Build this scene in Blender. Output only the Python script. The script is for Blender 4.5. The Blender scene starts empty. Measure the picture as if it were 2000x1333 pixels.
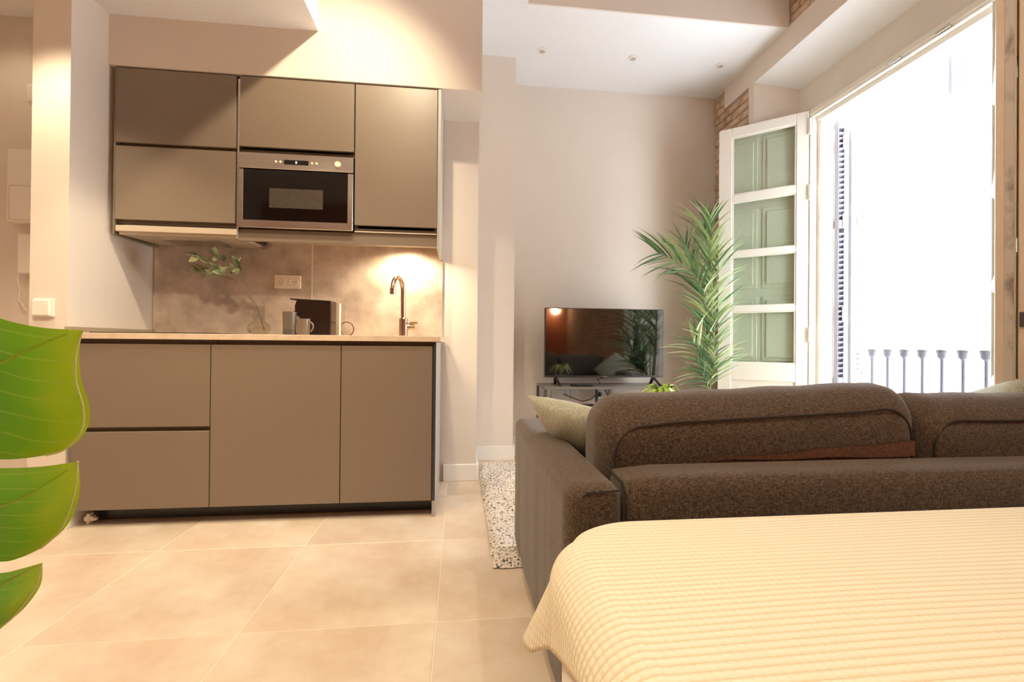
import bpy, bmesh, math, random
from mathutils import Vector, Matrix
random.seed(7)
R = math.radians
PI = math.pi
scene = bpy.context.scene
col = scene.collection

# ---------------------------------------------------------------- camera
F, CX, CY, H = 892.0, 1000.0, 666.5, 0.877
M = Matrix(((0.99348381, 0.00961618, 0.11356692),
            (-0.11360855, 0.00389833, 0.99351794),
            (0.00911113, -0.99994616, 0.00496541)))     # photo axes (right, down, forward) -> world
cam_data = bpy.data.cameras.new('camera')
cam = bpy.data.objects.new('camera', cam_data)
col.objects.link(cam)
cam_data.sensor_width = 36.0
cam_data.lens = F * 36.0 / 2000.0
cam_data.clip_start = 0.02
rot = Matrix((M.col[0], -M.col[1], -M.col[2])).transposed()
cam.matrix_world = Matrix.Translation((0, 0, H)) @ rot.to_4x4()
scene.camera = cam

# ---------------------------------------------------------------- world, exposure
SKY = 12.0
world = bpy.data.worlds.new('world')
scene.world = world
world.use_nodes = True
bg = world.node_tree.nodes['Background']
bg.inputs[0].default_value = (0.86, 0.93, 1.0, 1)
bg.inputs[1].default_value = SKY
vs = scene.view_settings
vs.view_transform = 'Standard'
vs.look = 'None'
vs.gamma = 1.0
vs.use_curve_mapping = False
vs.exposure = 0.35
cy = scene.cycles
cy.max_bounces = 10
cy.diffuse_bounces = 6
cy.glossy_bounces = 4
cy.transmission_bounces = 8
cy.transparent_max_bounces = 12
cy.sample_clamp_indirect = 5.0
cy.caustics_reflective = False
cy.caustics_refractive = False
cy.use_denoising = True

# daylight coming in through the balcony door opening
def area_light(name, loc, direction, sx, sy, power, color, spread=PI):
    d = bpy.data.lights.new(name, 'AREA')
    d.shape = 'RECTANGLE'; d.size = sx; d.size_y = sy
    d.energy = power; d.color = color; d.spread = spread
    o = bpy.data.objects.new(name, d)
    col.objects.link(o)
    o.location = loc
    o.rotation_euler = Vector(direction).to_track_quat('-Z', 'Y').to_euler()
    return o

def spot(name, loc, target, power, color, angle=80, blend=0.6, radius=0.03):
    d = bpy.data.lights.new(name, 'SPOT')
    d.energy = power; d.color = color
    d.spot_size = R(angle); d.spot_blend = blend; d.shadow_soft_size = radius
    o = bpy.data.objects.new(name, d)
    col.objects.link(o)
    o.location = loc
    o.rotation_euler = (Vector(target) - Vector(loc)).to_track_quat('-Z', 'Y').to_euler()
    return o

def point(name, loc, power, color, radius=0.05):
    d = bpy.data.lights.new(name, 'POINT')
    d.energy = power; d.color = color; d.shadow_soft_size = radius
    o = bpy.data.objects.new(name, d)
    col.objects.link(o)
    o.location = loc
    return o

WARM = (1.0, 0.845, 0.58)
WARM2 = (1.0, 0.88, 0.68)

# ---------------------------------------------------------------- helpers
def ray(px, py):
    return M @ Vector((px - CX, py - CY, F))
def atY(px, py, Y):
    r = ray(px, py); return r * (Y / r.y) + Vector((0, 0, H))
def atX(px, py, X):
    r = ray(px, py); return r * (X / r.x) + Vector((0, 0, H))

class MB:
    def __init__(self):
        self.v = []; self.f = []; self.uv = None
    def add(self, vs, fs):
        n = len(self.v)
        self.v += [tuple(p) for p in vs]
        self.f += [tuple(i + n for i in f) for f in fs]
        return self
    def box(self, x0, x1, y0, y1, z0, z1):
        return self.hexa([(x0,y0,z0),(x1,y0,z0),(x1,y1,z0),(x0,y1,z0),(x0,y0,z1),(x1,y0,z1),(x1,y1,z1),(x0,y1,z1)])
    def hexa(self, p):
        return self.add(p, [(0,3,2,1),(4,5,6,7),(0,1,5,4),(1,2,6,5),(2,3,7,6),(3,0,4,7)])
    def rbox(self, x0, x1, y0, y1, z0, z1, r=0.004, seg=2, mat=None):
        bm = bmesh.new()
        b = MB().box(x0, x1, y0, y1, z0, z1)
        vs = [bm.verts.new(p) for p in b.v]
        for f in b.f: bm.faces.new([vs[i] for i in f])
        bmesh.ops.bevel(bm, geom=list(bm.edges), offset=r, segments=seg, profile=0.5, affect='EDGES')
        bm.verts.index_update()
        pts = [v.co.copy() for v in bm.verts]
        if mat: pts = [mat @ p for p in pts]
        self.add(pts, [[v.index for v in f.verts] for f in bm.faces])
        bm.free()
        return self
    def prism(self, poly, axis, a, b):
        # poly: list of 2d points in the plane across the axis
        def P(u, w, t):
            return {'x': (t, u, w), 'y': (u, t, w), 'z': (u, w, t)}[axis]
        n = len(poly)
        vs = [P(u, w, a) for u, w in poly] + [P(u, w, b) for u, w in poly]
        fs = [tuple(range(n - 1, -1, -1)), tuple(range(n, 2 * n))]
        fs += [(i, (i + 1) % n, n + (i + 1) % n, n + i) for i in range(n)]
        return self.add(vs, fs)
    def tube(self, pts, r, n=8, cap=True):
        pts = [Vector(p) for p in pts]
        rs = r if isinstance(r, (list, tuple)) else [r] * len(pts)
        rings = []
        up = None
        for i, p in enumerate(pts):
            t = (pts[min(i + 1, len(pts) - 1)] - pts[max(i - 1, 0)]).normalized()
            if up is None:
                up = Vector((0, 0, 1)) if abs(t.z) < 0.9 else Vector((1, 0, 0))
            a = t.cross(up)
            if a.length < 1e-5: a = t.orthogonal()
            a.normalize()
            b = a.cross(t).normalized()
            up = b
            rings.append([p + (a * math.cos(2 * PI * k / n) + b * math.sin(2 * PI * k / n)) * rs[i] for k in range(n)])
        vs = [q for ring in rings for q in ring]
        fs = []
        for i in range(len(rings) - 1):
            for k in range(n):
                fs.append((i * n + k, i * n + (k + 1) % n, (i + 1) * n + (k + 1) % n, (i + 1) * n + k))
        if cap:
            fs.append(tuple(range(n - 1, -1, -1)))
            m = (len(rings) - 1) * n
            fs.append(tuple(range(m, m + n)))
        return self.add(vs, fs)
    def lathe(self, prof, c, n=28, axis=(0, 0, 1), closed=False):
        # prof: list of (radius, height) ; c: base point ; axis: direction
        q = Vector((0, 0, 1)).rotation_difference(Vector(axis)).to_matrix()
        vs = []
        for r, h in prof:
            for k in range(n):
                a = 2 * PI * k / n
                vs.append(q @ Vector((r * math.cos(a), r * math.sin(a), h)) + Vector(c))
        fs = []
        m = len(prof)
        for i in range(m if closed else m - 1):
            for k in range(n):
                j = (i + 1) % m
                fs.append((i * n + k, i * n + (k + 1) % n, j * n + (k + 1) % n, j * n + k))
        if not closed:
            if prof[0][0] > 1e-6: fs.append(tuple(range(n - 1, -1, -1)))
            if prof[-1][0] > 1e-6: fs.append(tuple(range((m - 1) * n, m * n)))
        return self.add(vs, fs)
    def grid(self, nu, nv, fn):
        vs = [fn(i / nu, j / nv) for j in range(nv + 1) for i in range(nu + 1)]
        fs = [(j * (nu + 1) + i, j * (nu + 1) + i + 1, (j + 1) * (nu + 1) + i + 1, (j + 1) * (nu + 1) + i) for j in range(nv) for i in range(nu)]
        return self.add(vs, fs)
    def mesh(self, name, mat=None, smooth=False, uvs=None, angle=40):
        me = bpy.data.meshes.new(name)
        me.from_pydata(self.v, [], self.f)
        me.validate()
        bm = bmesh.new(); bm.from_mesh(me)
        bmesh.ops.remove_doubles(bm, verts=bm.verts, dist=1e-6) if uvs is None else None
        bmesh.ops.recalc_face_normals(bm, faces=bm.faces)
        bm.to_mesh(me); bm.free()
        if uvs is not None:
            lay = me.uv_layers.new(name='UVMap')
            for l in me.loops: lay.data[l.index].uv = uvs[l.vertex_index]
        if smooth:
            me.shade_smooth()
            if angle < 180: me.set_sharp_from_angle(angle=R(angle))
        if mat: me.materials.append(mat)
        me.update()
        return me
    def build(self, name, mat, parent=None, smooth=False, uvs=None, angle=40):
        o = bpy.data.objects.new(name, self.mesh(name, mat, smooth, uvs, angle))
        col.objects.link(o)
        adopt(o, parent)
        return o

def adopt(o, parent):
    if parent is None: return
    o.parent = parent
    if parent.type == 'EMPTY':
        o.matrix_parent_inverse = Matrix.Translation(-Vector(parent.location))

def thing(name, label, cat, loc=(0, 0, 0), group=None):
    o = bpy.data.objects.new(name, None)
    o.empty_display_size = 0.05
    col.objects.link(o)
    o.location = loc
    return tag(o, label, cat, group)
def tag(o, label, cat, group=None):
    o['label'] = label; o['category'] = cat
    if group: o['group'] = group
    return o
def struct(o, label=None):
    o['kind'] = 'structure'
    if label: o['label'] = label
    return o
def place(name, me, parent, loc=(0, 0, 0), mat=None):
    o = bpy.data.objects.new(name, me)
    col.objects.link(o)
    if mat is not None: o.matrix_basis = mat
    else: o.location = loc
    adopt(o, parent)
    return o
def rounded(w, h, r, n=6):
    pts = []
    for cx, cz, a0 in ((w - r, r, -90), (w - r, h - r, 0), (r, h - r, 90), (r, r, 180)):
        for k in range(n + 1):
            a = R(a0 + 90 * k / n)
            pts.append((cx + r * math.cos(a), cz + r * math.sin(a)))
    return pts

# ---------------------------------------------------------------- materials
def srgb(r, g, b):
    f = lambda c: (c / 255 / 12.92) if c <= 10.3 else ((c / 255 + 0.055) / 1.055) ** 2.4
    return (f(r), f(g), f(b), 1)

def mat(name, c, rough=0.5, metal=0.0, c2=None, scale=6.0, detail=4, bump=0.0, bscale=40.0, spec=0.5, stretch=None, rnd=0.0, coords='Object', lo=0.35, hi=0.65, **kw):
    m = bpy.data.materials.new(name)
    m.use_nodes = True
    nt = m.node_tree; N = nt.nodes; L = nt.links
    p = N['Principled BSDF']
    p.inputs['Base Color'].default_value = srgb(*c)
    p.inputs['Roughness'].default_value = rough
    p.inputs['Metallic'].default_value = metal
    p.inputs['Specular IOR Level'].default_value = spec
    for k, v in kw.items():
        p.inputs[k.replace('_', ' ')].default_value = v
    tc = N.new('ShaderNodeTexCoord')
    src = tc.outputs[coords]
    if stretch:
        mp = N.new('ShaderNodeMapping')
        mp.inputs['Scale'].default_value = stretch
        L.new(src, mp.inputs[0]); src = mp.outputs[0]
    out = None
    if c2 is not None:
        n = N.new('ShaderNodeTexNoise')
        n.inputs['Scale'].default_value = scale; n.inputs['Detail'].default_value = detail
        n.inputs['Roughness'].default_value = 0.62
        L.new(src, n.inputs['Vector'])
        cr = N.new('ShaderNodeValToRGB')
        cr.color_ramp.elements[0].position = lo; cr.color_ramp.elements[0].color = srgb(*c)
        cr.color_ramp.elements[1].position = hi; cr.color_ramp.elements[1].color = srgb(*c2)
        L.new(n.outputs[0], cr.inputs[0])
        out = cr.outputs[0]
        L.new(out, p.inputs['Base Color'])
    if rnd:
        oi = N.new('ShaderNodeObjectInfo')
        mr = N.new('ShaderNodeMapRange')
        mr.inputs[3].default_value = 1 - rnd; mr.inputs[4].default_value = 1 + rnd
        L.new(oi.outputs['Random'], mr.inputs[0])
        hs = N.new('ShaderNodeHueSaturation')
        L.new(mr.outputs[0], hs.inputs['Value'])
        if out is not None: L.new(out, hs.inputs['Color'])
        else: hs.inputs['Color'].default_value = srgb(*c)
        L.new(hs.outputs[0], p.inputs['Base Color'])
    if bump:
        n2 = N.new('ShaderNodeTexNoise')
        n2.inputs['Scale'].default_value = bscale; n2.inputs['Detail'].default_value = 3
        L.new(src, n2.inputs['Vector'])
        b = N.new('ShaderNodeBump')
        b.inputs['Strength'].default_value = bump; b.inputs['Distance'].default_value = 0.004
        L.new(n2.outputs[0], b.inputs['Height'])
        L.new(b.outputs[0], p.inputs['Normal'])
    return m

def glass(name, tint=(235, 240, 236), rough=0.0, ior=1.45, alpha=None):
    # thin pane: mostly clear with a fresnel reflection, so daylight passes
    m = bpy.data.materials.new(name); m.use_nodes = True
    nt = m.node_tree; N = nt.nodes; L = nt.links
    N.remove(N['Principled BSDF'])
    tr = N.new('ShaderNodeBsdfTransparent'); tr.inputs[0].default_value = srgb(*tint)
    gl = N.new('ShaderNodeBsdfGlossy'); gl.inputs['Roughness'].default_value = rough
    lw = N.new('ShaderNodeLayerWeight'); lw.inputs[0].default_value = 0.5
    pw = N.new('ShaderNodeMath'); pw.operation = 'POWER'; pw.inputs[1].default_value = 4.0
    L.new(lw.outputs['Facing'], pw.inputs[0])
    fr = N.new('ShaderNodeMath'); fr.operation = 'MULTIPLY_ADD'; fr.inputs[1].default_value = 0.6; fr.inputs[2].default_value = 0.04
    L.new(pw.outputs[0], fr.inputs[0])
    mx = N.new('ShaderNodeMixShader')
    L.new(fr.outputs[0], mx.inputs[0]); L.new(tr.outputs[0], mx.inputs[1]); L.new(gl.outputs[0], mx.inputs[2])
    L.new(mx.outputs[0], N['Material Output'].inputs[0])
    return m

def emit(name, c, strength):
    m = bpy.data.materials.new(name); m.use_nodes = True
    p = m.node_tree.nodes['Principled BSDF']
    p.inputs['Base Color'].default_value = srgb(*c)
    p.inputs['Emission Color'].default_value = srgb(*c)
    p.inputs['Emission Strength'].default_value = strength
    return m

def fabric(name, c, c2, wscale=420, bump=0.25, mix_lo=0.42, mix_hi=0.62, big=None):
    m = bpy.data.materials.new(name); m.use_nodes = True
    nt = m.node_tree; N = nt.nodes; L = nt.links
    p = N['Principled BSDF']
    p.inputs['Roughness'].default_value = 0.9
    p.inputs['Specular IOR Level'].default_value = 0.15
    p.inputs['Sheen Weight'].default_value = 0.25
    p.inputs['Sheen Roughness'].default_value = 0.5
    tc = N.new('ShaderNodeTexCoord')
    acc = None
    for st in ((1, 1, 0.22), (0.22, 1, 1)):
        mp = N.new('ShaderNodeMapping'); mp.inputs['Scale'].default_value = st
        L.new(tc.outputs['Object'], mp.inputs[0])
        n = N.new('ShaderNodeTexNoise'); n.inputs['Scale'].default_value = wscale; n.inputs['Detail'].default_value = 2
        L.new(mp.outputs[0], n.inputs['Vector'])
        if acc is None: acc = n.outputs[0]
        else:
            a = N.new('ShaderNodeMath'); a.operation = 'ADD'
            L.new(acc, a.inputs[0]); L.new(n.outputs[0], a.inputs[1])
            b = N.new('ShaderNodeMath'); b.operation = 'MULTIPLY'; b.inputs[1].default_value = 0.5
            L.new(a.outputs[0], b.inputs[0]); acc = b.outputs[0]
    cr = N.new('ShaderNodeValToRGB')
    cr.color_ramp.elements[0].position = mix_lo; cr.color_ramp.elements[0].color = srgb(*c)
    cr.color_ramp.elements[1].position = mix_hi; cr.color_ramp.elements[1].color = srgb(*c2)
    L.new(acc, cr.inputs[0]); L.new(cr.outputs[0], p.inputs['Base Color'])
    b = N.new('ShaderNodeBump'); b.inputs['Strength'].default_value = bump; b.inputs['Distance'].default_value = 0.002
    L.new(acc, b.inputs['Height']); L.new(b.outputs[0], p.inputs['Normal'])
    return m

m_wall = mat('wall_paint', (224, 213, 202), 0.85, c2=(221, 210, 200), scale=2, bump=0.03, bscale=120)
m_white = mat('white_paint', (239, 240, 243), 0.8, c2=(236, 237, 240), scale=2)
m_trimwhite = mat('trim_white', (240, 236, 230), 0.5)
m_cream = mat('cream_casing', (224, 216, 205), 0.5, c2=(218, 209, 198), scale=4)
m_grout = mat('grout', (232, 216, 196), 0.9)
m_tile = mat('stone_tile', (200, 173, 147), 0.33, c2=(228, 213, 195), scale=3.0, detail=10, bump=0.05, bscale=60, rnd=0.055, lo=0.3, hi=0.68)
m_taupe = mat('taupe_lacquer', (127, 112, 97), 0.38, c2=(125, 110, 95), scale=2)
m_taupe_dark = mat('taupe_carcass', (92, 76, 62), 0.5)
m_plinth = mat('dark_plinth', (52, 54, 58), 0.3)
m_work = mat('worktop_laminate', (214, 192, 170), 0.45, c2=(200, 177, 154), scale=18, detail=6)
m_splash = mat('concrete_splash', (154, 134, 118), 0.5, c2=(222, 205, 188), scale=5.5, detail=10, lo=0.26, hi=0.74, bump=0.04, bscale=50)
m_steel = mat('brushed_steel', (198, 192, 184), 0.24, 1.0, c2=(212, 206, 198), scale=3, stretch=(1, 1, 90))
m_chrome = mat('satin_chrome', (190, 176, 164), 0.18, 1.0)
m_blackglass = mat('black_glass', (14, 12, 11), 0.06, spec=0.6)
m_black = mat('black_plastic', (24, 23, 23), 0.4)
m_mesh = mat('oven_window', (78, 68, 60), 0.25, c2=(62, 54, 48), scale=200)
m_socket = mat('socket_plastic', (240, 228, 210), 0.35)
m_plastic = mat('white_plastic', (236, 230, 222), 0.4)
m_sofa = fabric('sofa_weave', (59, 47, 40), (111, 93, 79), 520, 0.35)
m_seam = mat('sofa_seam', (46, 36, 31), 0.9)
m_sage = fabric('sage_linen', (152, 151, 134), (190, 189, 172), 300, 0.25)
m_rust = fabric('rust_cloth', (88, 58, 42), (120, 82, 60), 400, 0.3)
m_sheet = mat('white_sheet', (238, 230, 222), 0.9, bump=0.15, bscale=9)
m_tvframe = mat('tv_frame', (66, 64, 64), 0.35, 0.6)
m_screen = mat('tv_screen', (7, 7, 8), 0.05, spec=0.5, IOR=2.3)
m_metal_dark = mat('grey_metal', (92, 88, 86), 0.45, 0.5)
m_standtop = mat('grey_stand_top', (124, 116, 108), 0.4)
m_brick = mat('old_brick', (176, 146, 118), 0.95, c2=(208, 184, 158), scale=14, detail=8, bump=0.9, bscale=40, rnd=0.12)
m_mortar = mat('old_mortar', (196, 176, 154), 0.95, c2=(168, 144, 120), scale=24, detail=8, bump=0.8, bscale=60)
m_winwhite = mat('window_paint', (240, 236, 228), 0.4)
m_sagepaint = mat('sage_shutter_paint', (224, 227, 217), 0.5)
m_pane = glass('window_glass', (244, 247, 243))
m_strip = mat('worn_lock_strip', (206, 196, 182), 0.5, 0.0, c2=(138, 126, 114), scale=14, detail=9, stretch=(1, 1, 0.5), lo=0.5, hi=0.66)
m_leafedge = mat('door_edge_paint', (228, 210, 188), 0.5, c2=(220, 200, 176), scale=5)
m_shutter = mat('grey_shutter', (196, 196, 200), 0.5)
m_iron = mat('painted_iron', (84, 84, 96), 0.5)
m_facade = mat('facade_render', (236, 234, 230), 0.9)
m_terracotta = mat('terracotta_wall', (176, 96, 52), 0.8, c2=(164, 88, 48), scale=3)

# =================================================================== ROOM SHELL
# floor with separate tiles
TX0, TY0, TW, TH = -0.066, 1.455, 0.586, 0.598
fl = MB().box(-3.1, 2.75, -2.4, 3.9, -0.2, -0.0012).build('floor', m_grout)
struct(fl, 'warm beige stone-look tile floor with pale joints')
tile_me = None
for i in range(-6, 5):
    for j in range(-7, 5):
        x0, y0 = TX0 + i * TW, TY0 + j * TH
        x1, y1 = x0 + TW, y0 + TH
        cx0, cx1 = max(x0, -3.05), min(x1, 2.44)
        cy0, cy1 = max(y0, -2.3), min(y1, 3.78)
        if cx1 - cx0 < 0.02 or cy1 - cy0 < 0.02: continue
        g = 0.0018
        full = abs((cx1 - cx0) - TW) < 1e-6 and abs((cy1 - cy0) - TH) < 1e-6
        if full:
            if tile_me is None:
                tile_me = MB().rbox(g, TW - g, g, TH - g, -0.012, 0, 0.0012, 1).mesh('tile', m_tile)
            place('tile', tile_me, fl, (x0, y0, 0))
        else:
            MB().rbox(cx0 + g, cx1 - g, cy0 + g, cy1 - g, -0.012, 0, 0.0012, 1).build('tile', m_tile, fl)

WX = 2.2      # inner face of the balcony wall
struct(MB().box(-3.1, 0.11, 2.93, 3.9, 0, 3.75).build('wall_back', m_wall), 'beige wall behind the kitchen units')
struct(MB().box(-1.807, 0.11, 2.56, 2.93, 2.292, 3.75).build('wall_bulkhead', m_wall), 'beige bulkhead above the wall cabinets')
struct(MB().box(-1.966, -1.807, 2.335, 2.93, 0, 3.75).build('wall_pillar', m_wall), 'narrow beige partition end beside the kitchen')
struct(MB().box(0.11, 0.404, 3.42, 3.9, 0, 3.04).build('wall_column', m_wall), 'beige pilaster beside the television wall')
struct(MB().box(0.1, 2.75, 3.78, 3.95, 0, 3.04).build('wall_far', m_wall), 'beige wall behind the television')
struct(MB().box(-3.3, -3.05, -2.4, 3.9, 0, 3.75).build('wall_left', m_wall))
struct(MB().box(-3.3, 2.75, -2.5, -2.3, 0, 3.75).build('wall_rear', m_terracotta))
# ceilings
struct(MB().box(-3.1, 0.41, -2.4, 3.9, 3.04, 3.8).build('ceiling', m_white), 'white ceiling beside the kitchen bulkhead')
struct(MB().box(0.41, 2.75, 2.872, 3.9, 3.04, 3.8).build('ceiling', m_white), 'white low ceiling with small spotlights over the television')
struct(MB().box(0.41, 2.75, -2.4, 2.86, 3.72, 3.8).build('ceiling', m_white))
struct(MB().box(0.405, WX, 2.86, 2.874, 3.0405, 3.72).build('trim_1', m_wall), 'beige riser where the low ceiling ends')
struct(MB().box(0.40, 0.412, -2.3, 2.872, 3.0405, 3.72).build('trim_2', m_wall))
struct(MB().box(-3.05, -0.774, 0.4, 2.335, 2.552, 3.04).box(-1.807, -0.774, 2.335, 2.56, 2.552, 3.04).build('ceiling', m_white), 'white lowered soffit in front of the kitchen bulkhead')
struct(MB().box(-3.05, -1.966, 2.335, 2.93, 2.735, 3.04).build('ceiling', m_white), 'hallway ceiling behind the partition')

# balcony wall: masonry core, plaster skins, splayed recess
RY1, RY0 = 3.226, 1.556
core = MB()
core.prism([(WX + .02, RY1), (2.45, 3.058), (2.75, 2.96), (2.75, 3.78), (WX + .02, 3.78)], 'z', 0, 2.87)
core.prism([(WX + .02, RY0), (2.45, 1.722), (2.75, 1.80), (2.75, -2.4), (WX + .02, -2.4)], 'z', 0, 2.87)
core.box(WX + .02, 2.75, -2.4, 3.78, 2.87, 3.75)
wr = core.build('wall_right', m_mortar)
struct(wr, 'balcony wall of old brick with plastered band')
plas = MB()
plas.box(WX, WX + .02, -2.3, 3.619, 2.872, 3.052)             # plastered lintel band
plas.prism([(WX, RY1), (WX + .02, RY1 - 0.012), (WX + .02, 3.292), (WX, 3.292)], 'z', 0, 2.872)
plas.prism([(WX, RY0), (WX + .02, RY0 + 0.012), (WX + .02, RY0 - 0.07), (WX, RY0 - 0.07)], 'z', 0, 2.872)
plas.build('plaster_band', m_wall, wr)
rev = MB()
rev.hexa([(WX, RY1, 0), (2.45, 3.056, 0), (2.45, 3.066, 0), (WX + .02, RY1 + .02, 0), (WX, RY1, 2.872), (2.45, 3.056, 2.737), (2.45, 3.066, 2.737), (WX + .02, RY1 + .02, 2.872)])
rev.hexa([(WX, RY0 - .02, 0), (2.45, 1.714, 0), (2.45, 1.724, 0), (WX, RY0, 0), (WX, RY0 - .02, 2.872), (2.45, 1.714, 2.737), (2.45, 1.724, 2.737), (WX, RY0, 2.872)])
rev.build('reveal', m_wall, wr)
MB().hexa([(WX + .001, RY0 - .02, 2.8705), (2.46, 1.70, 2.735), (2.46, 3.07, 2.735), (WX + .001, RY1 + .02, 2.8705), (WX + .001, RY0 - .02, 2.8718), (2.46, 1.70, 2.8718), (2.46, 3.07, 2.8718), (WX + .001, RY1 + .02, 2.8718)]).build('soffit', m_white, wr)
m_bt = bpy.data.materials.new('brick_courses'); m_bt.use_nodes = True
nt = m_bt.node_tree; tcb = nt.nodes.new('ShaderNodeTexCoord'); mpb = nt.nodes.new('ShaderNodeMapping')
mpb.inputs['Rotation'].default_value = (R(90), 0, R(90))
btx = nt.nodes.new('ShaderNodeTexBrick')
btx.inputs['Color1'].default_value = srgb(150, 112, 88); btx.inputs['Color2'].default_value = srgb(176, 138, 110); btx.inputs['Mortar'].default_value = srgb(186, 166, 144)
btx.inputs['Scale'].default_value = 1.0; btx.inputs['Brick Width'].default_value = 0.23; btx.inputs['Row Height'].default_value = 0.0635; btx.inputs['Mortar Size'].default_value = 0.007
sxb = nt.nodes.new('ShaderNodeSeparateXYZ'); cxb = nt.nodes.new('ShaderNodeCombineXYZ')
nt.links.new(tcb.outputs['Object'], sxb.inputs[0]); nt.links.new(sxb.outputs[1], cxb.inputs[0]); nt.links.new(sxb.outputs[2], cxb.inputs[1])
nt.links.new(cxb.outputs[0], btx.inputs['Vector']); nt.links.new(btx.outputs[0], nt.nodes['Principled BSDF'].inputs['Base Color'])
nt.nodes['Principled BSDF'].inputs['Roughness'].default_value = 0.95
MB().box(WX + .006, WX + .02, -2.3, RY0 - .07, 0, 2.872).build('brick_face', m_bt, wr)
# exposed bricks
bm_list = []
for k in range(4):
    L = (0.20, 0.235, 0.215, 0.17)[k]
    b = MB().rbox(0, 0.03, 0.004, L - 0.006, 0.004, 0.056, 0.008, 2)
    rr = random.Random(k)
    b.v = [(x + rr.uniform(-.003, .003), y + rr.uniform(-.003, .003), z + rr.uniform(-.003, .003)) for x, y, z in b.v]
    bm_list.append((L, b.mesh('brick', m_brick, True, angle=60)))
def lay(y0, y1, z0, z1):
    z = z0; row = 0
    while z + 0.06 <= z1 + 0.001:
        y = y0 - (row % 2) * 0.09
        while y < y1 - 0.02:
            L, me = bm_list[random.randrange(4)]
            a, b = max(y, y0), min(y + L, y1)
            if b - a > 0.05:
                o = place('brick', me, wr, (WX + 0.004 + random.uniform(0, 0.006), a, z))
                o.scale = (1, (b - a) / L, 1)
            y += L
        z += 0.0635; row += 1
lay(3.622, 3.778, 0.95, 3.04)
lay(3.295, 3.622, 0.95, 2.868)
lay(2.25, 2.858, 3.056, 3.37)

# baseboards
def baseboard(side, x0, x1, y0, y1, lab=None):
    return struct(MB().rbox(x0, x1, y0, y1, 0, 0.106, 0.003, 1).build('baseboard_' + side, m_trimwhite), lab)
baseboard('back', -0.098, 0.122, 2.914, 2.93, 'white baseboard beside the kitchen end panel')
baseboard('end', 0.11, 0.126, 2.93, 3.42)
baseboard('column', 0.126, 0.418, 3.404, 3.42, 'white baseboard under the pilaster')
baseboard('column_side', 0.404, 0.42, 3.42, 3.78)
baseboard('far', 0.42, 2.2, 3.764, 3.78)
baseboard('pillar', -1.966, -1.807, 2.319, 2.335, 'white baseboard at the partition end')
baseboard('pillar_side', -1.807, -1.791, 2.319, 2.93)
baseboard('hall', -3.05, -1.966, 2.914, 2.93)

# =================================================================== KITCHEN
YF = 2.33      # front plane of the base units
XA, XB, XC, XD = -1.785, -1.181, -0.580, -0.134
FZ0, FZ1 = 0.082, 0.858
def front(name, x0, x1, z0, z1, y, parent, m=m_taupe, lip=True):
    o = MB().rbox(x0, x1, y, y + 0.019, z0, z1, 0.0015, 1).build(name, m, parent)
    return o
def base_unit(label, x0, x1, drawers):
    t = thing('base_cabinet', label, 'cabinet', ((x0 + x1) / 2, 2.6, 0.08), 'kitchen base units')
    MB().box(x0 + .001, x0 + .017, YF + .021, 2.915, 0.08, 0.88).box(x1 - .017, x1 - .001, YF + .021, 2.915, 0.08, 0.88) \
        .box(x0 + .017, x1 - .017, YF + .021, 2.915, 0.08, 0.098).box(x0 + .017, x1 - .017, 2.90, 2.915, 0.098, 0.86) \
        .box(x0 + .017, x1 - .017, YF + .026, YF + .045, 0.80, 0.88).build('body', m_taupe_dark, t)
    g = 0.002
    if drawers:
        front('drawer_front', x0 + g, x1 - g, 0.467, FZ1, YF, t)
        front('drawer_front', x0 + g, x1 - g, FZ0, 0.446, YF, t)
        MB().box(x0 + .017, x1 - .017, YF + .024, YF + .05, 0.44, 0.48).build('grip_rail', m_taupe_dark, t)
    else:
        front('door', x0 + g, x1 - g, FZ0, FZ1, YF, t)
    return t
base_unit('taupe base unit with two handleless drawers under the hob', XA, XB, True)
base_unit('wide taupe base unit with a single handleless door', XB, XC, False)
e = base_unit('narrow taupe base unit with end panel under the tap', XC, XD, False)
MB().rbox(XD + .001, XD + .017, YF + .002, 2.86, 0.0, 0.88, 0.001, 1).build('end_panel', mat('end_panel_grey', (168, 160, 150), 0.4), e)
MB().rbox(XD + .001, XD + .0165, YF - .001, YF + .0015, 0.082, 0.88, 0.0005, 1).build('edge_band', m_plinth, e)
tag(MB().rbox(XA + .03, XD, 2.44, 2.456, 0.0, 0.079, 0.002, 1).build('plinth', m_plinth), 'dark plinth board under the kitchen base units', 'plinth')
wt = tag(MB().rbox(-1.793, -0.094, YF - .017, 2.918, 0.8805, 0.9085, 0.0015, 1).build('worktop', m_work), 'pale beige laminate worktop over the base units', 'worktop')
tag(MB().rbox(-1.806, -1.794, YF - .012, 2.925, 0.8805, 0.936, 0.001, 1).build('upstand_strip', mat('upstand_grey', (178, 164, 146), 0.35, 0.4)), 'thin grey upstand strip against the side wall of the worktop', 'strip')
tag(MB().rbox(-1.74, -1.17, 2.37, 2.86, 0.9087, 0.9137, 0.001, 1).build('hob', m_blackglass), 'flat black glass hob set on the worktop', 'hob')
sp = thing('backsplash', 'brown concrete-look backsplash panels behind the worktop', 'backsplash', (-0.95, 2.925, 0.909))
MB().rbox(-1.794, -0.9055, 2.919, 2.929, 0.909, 1.62, 0.0006, 1).build('panel', m_splash, sp)
MB().rbox(-0.9015, -0.112, 2.919, 2.929, 0.909, 1.62, 0.0006, 1).build('panel', m_splash, sp)
MB().box(-0.9058, -0.9012, 2.9178, 2.929, 0.909, 1.62).build('joint_strip', m_socket, sp)

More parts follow.
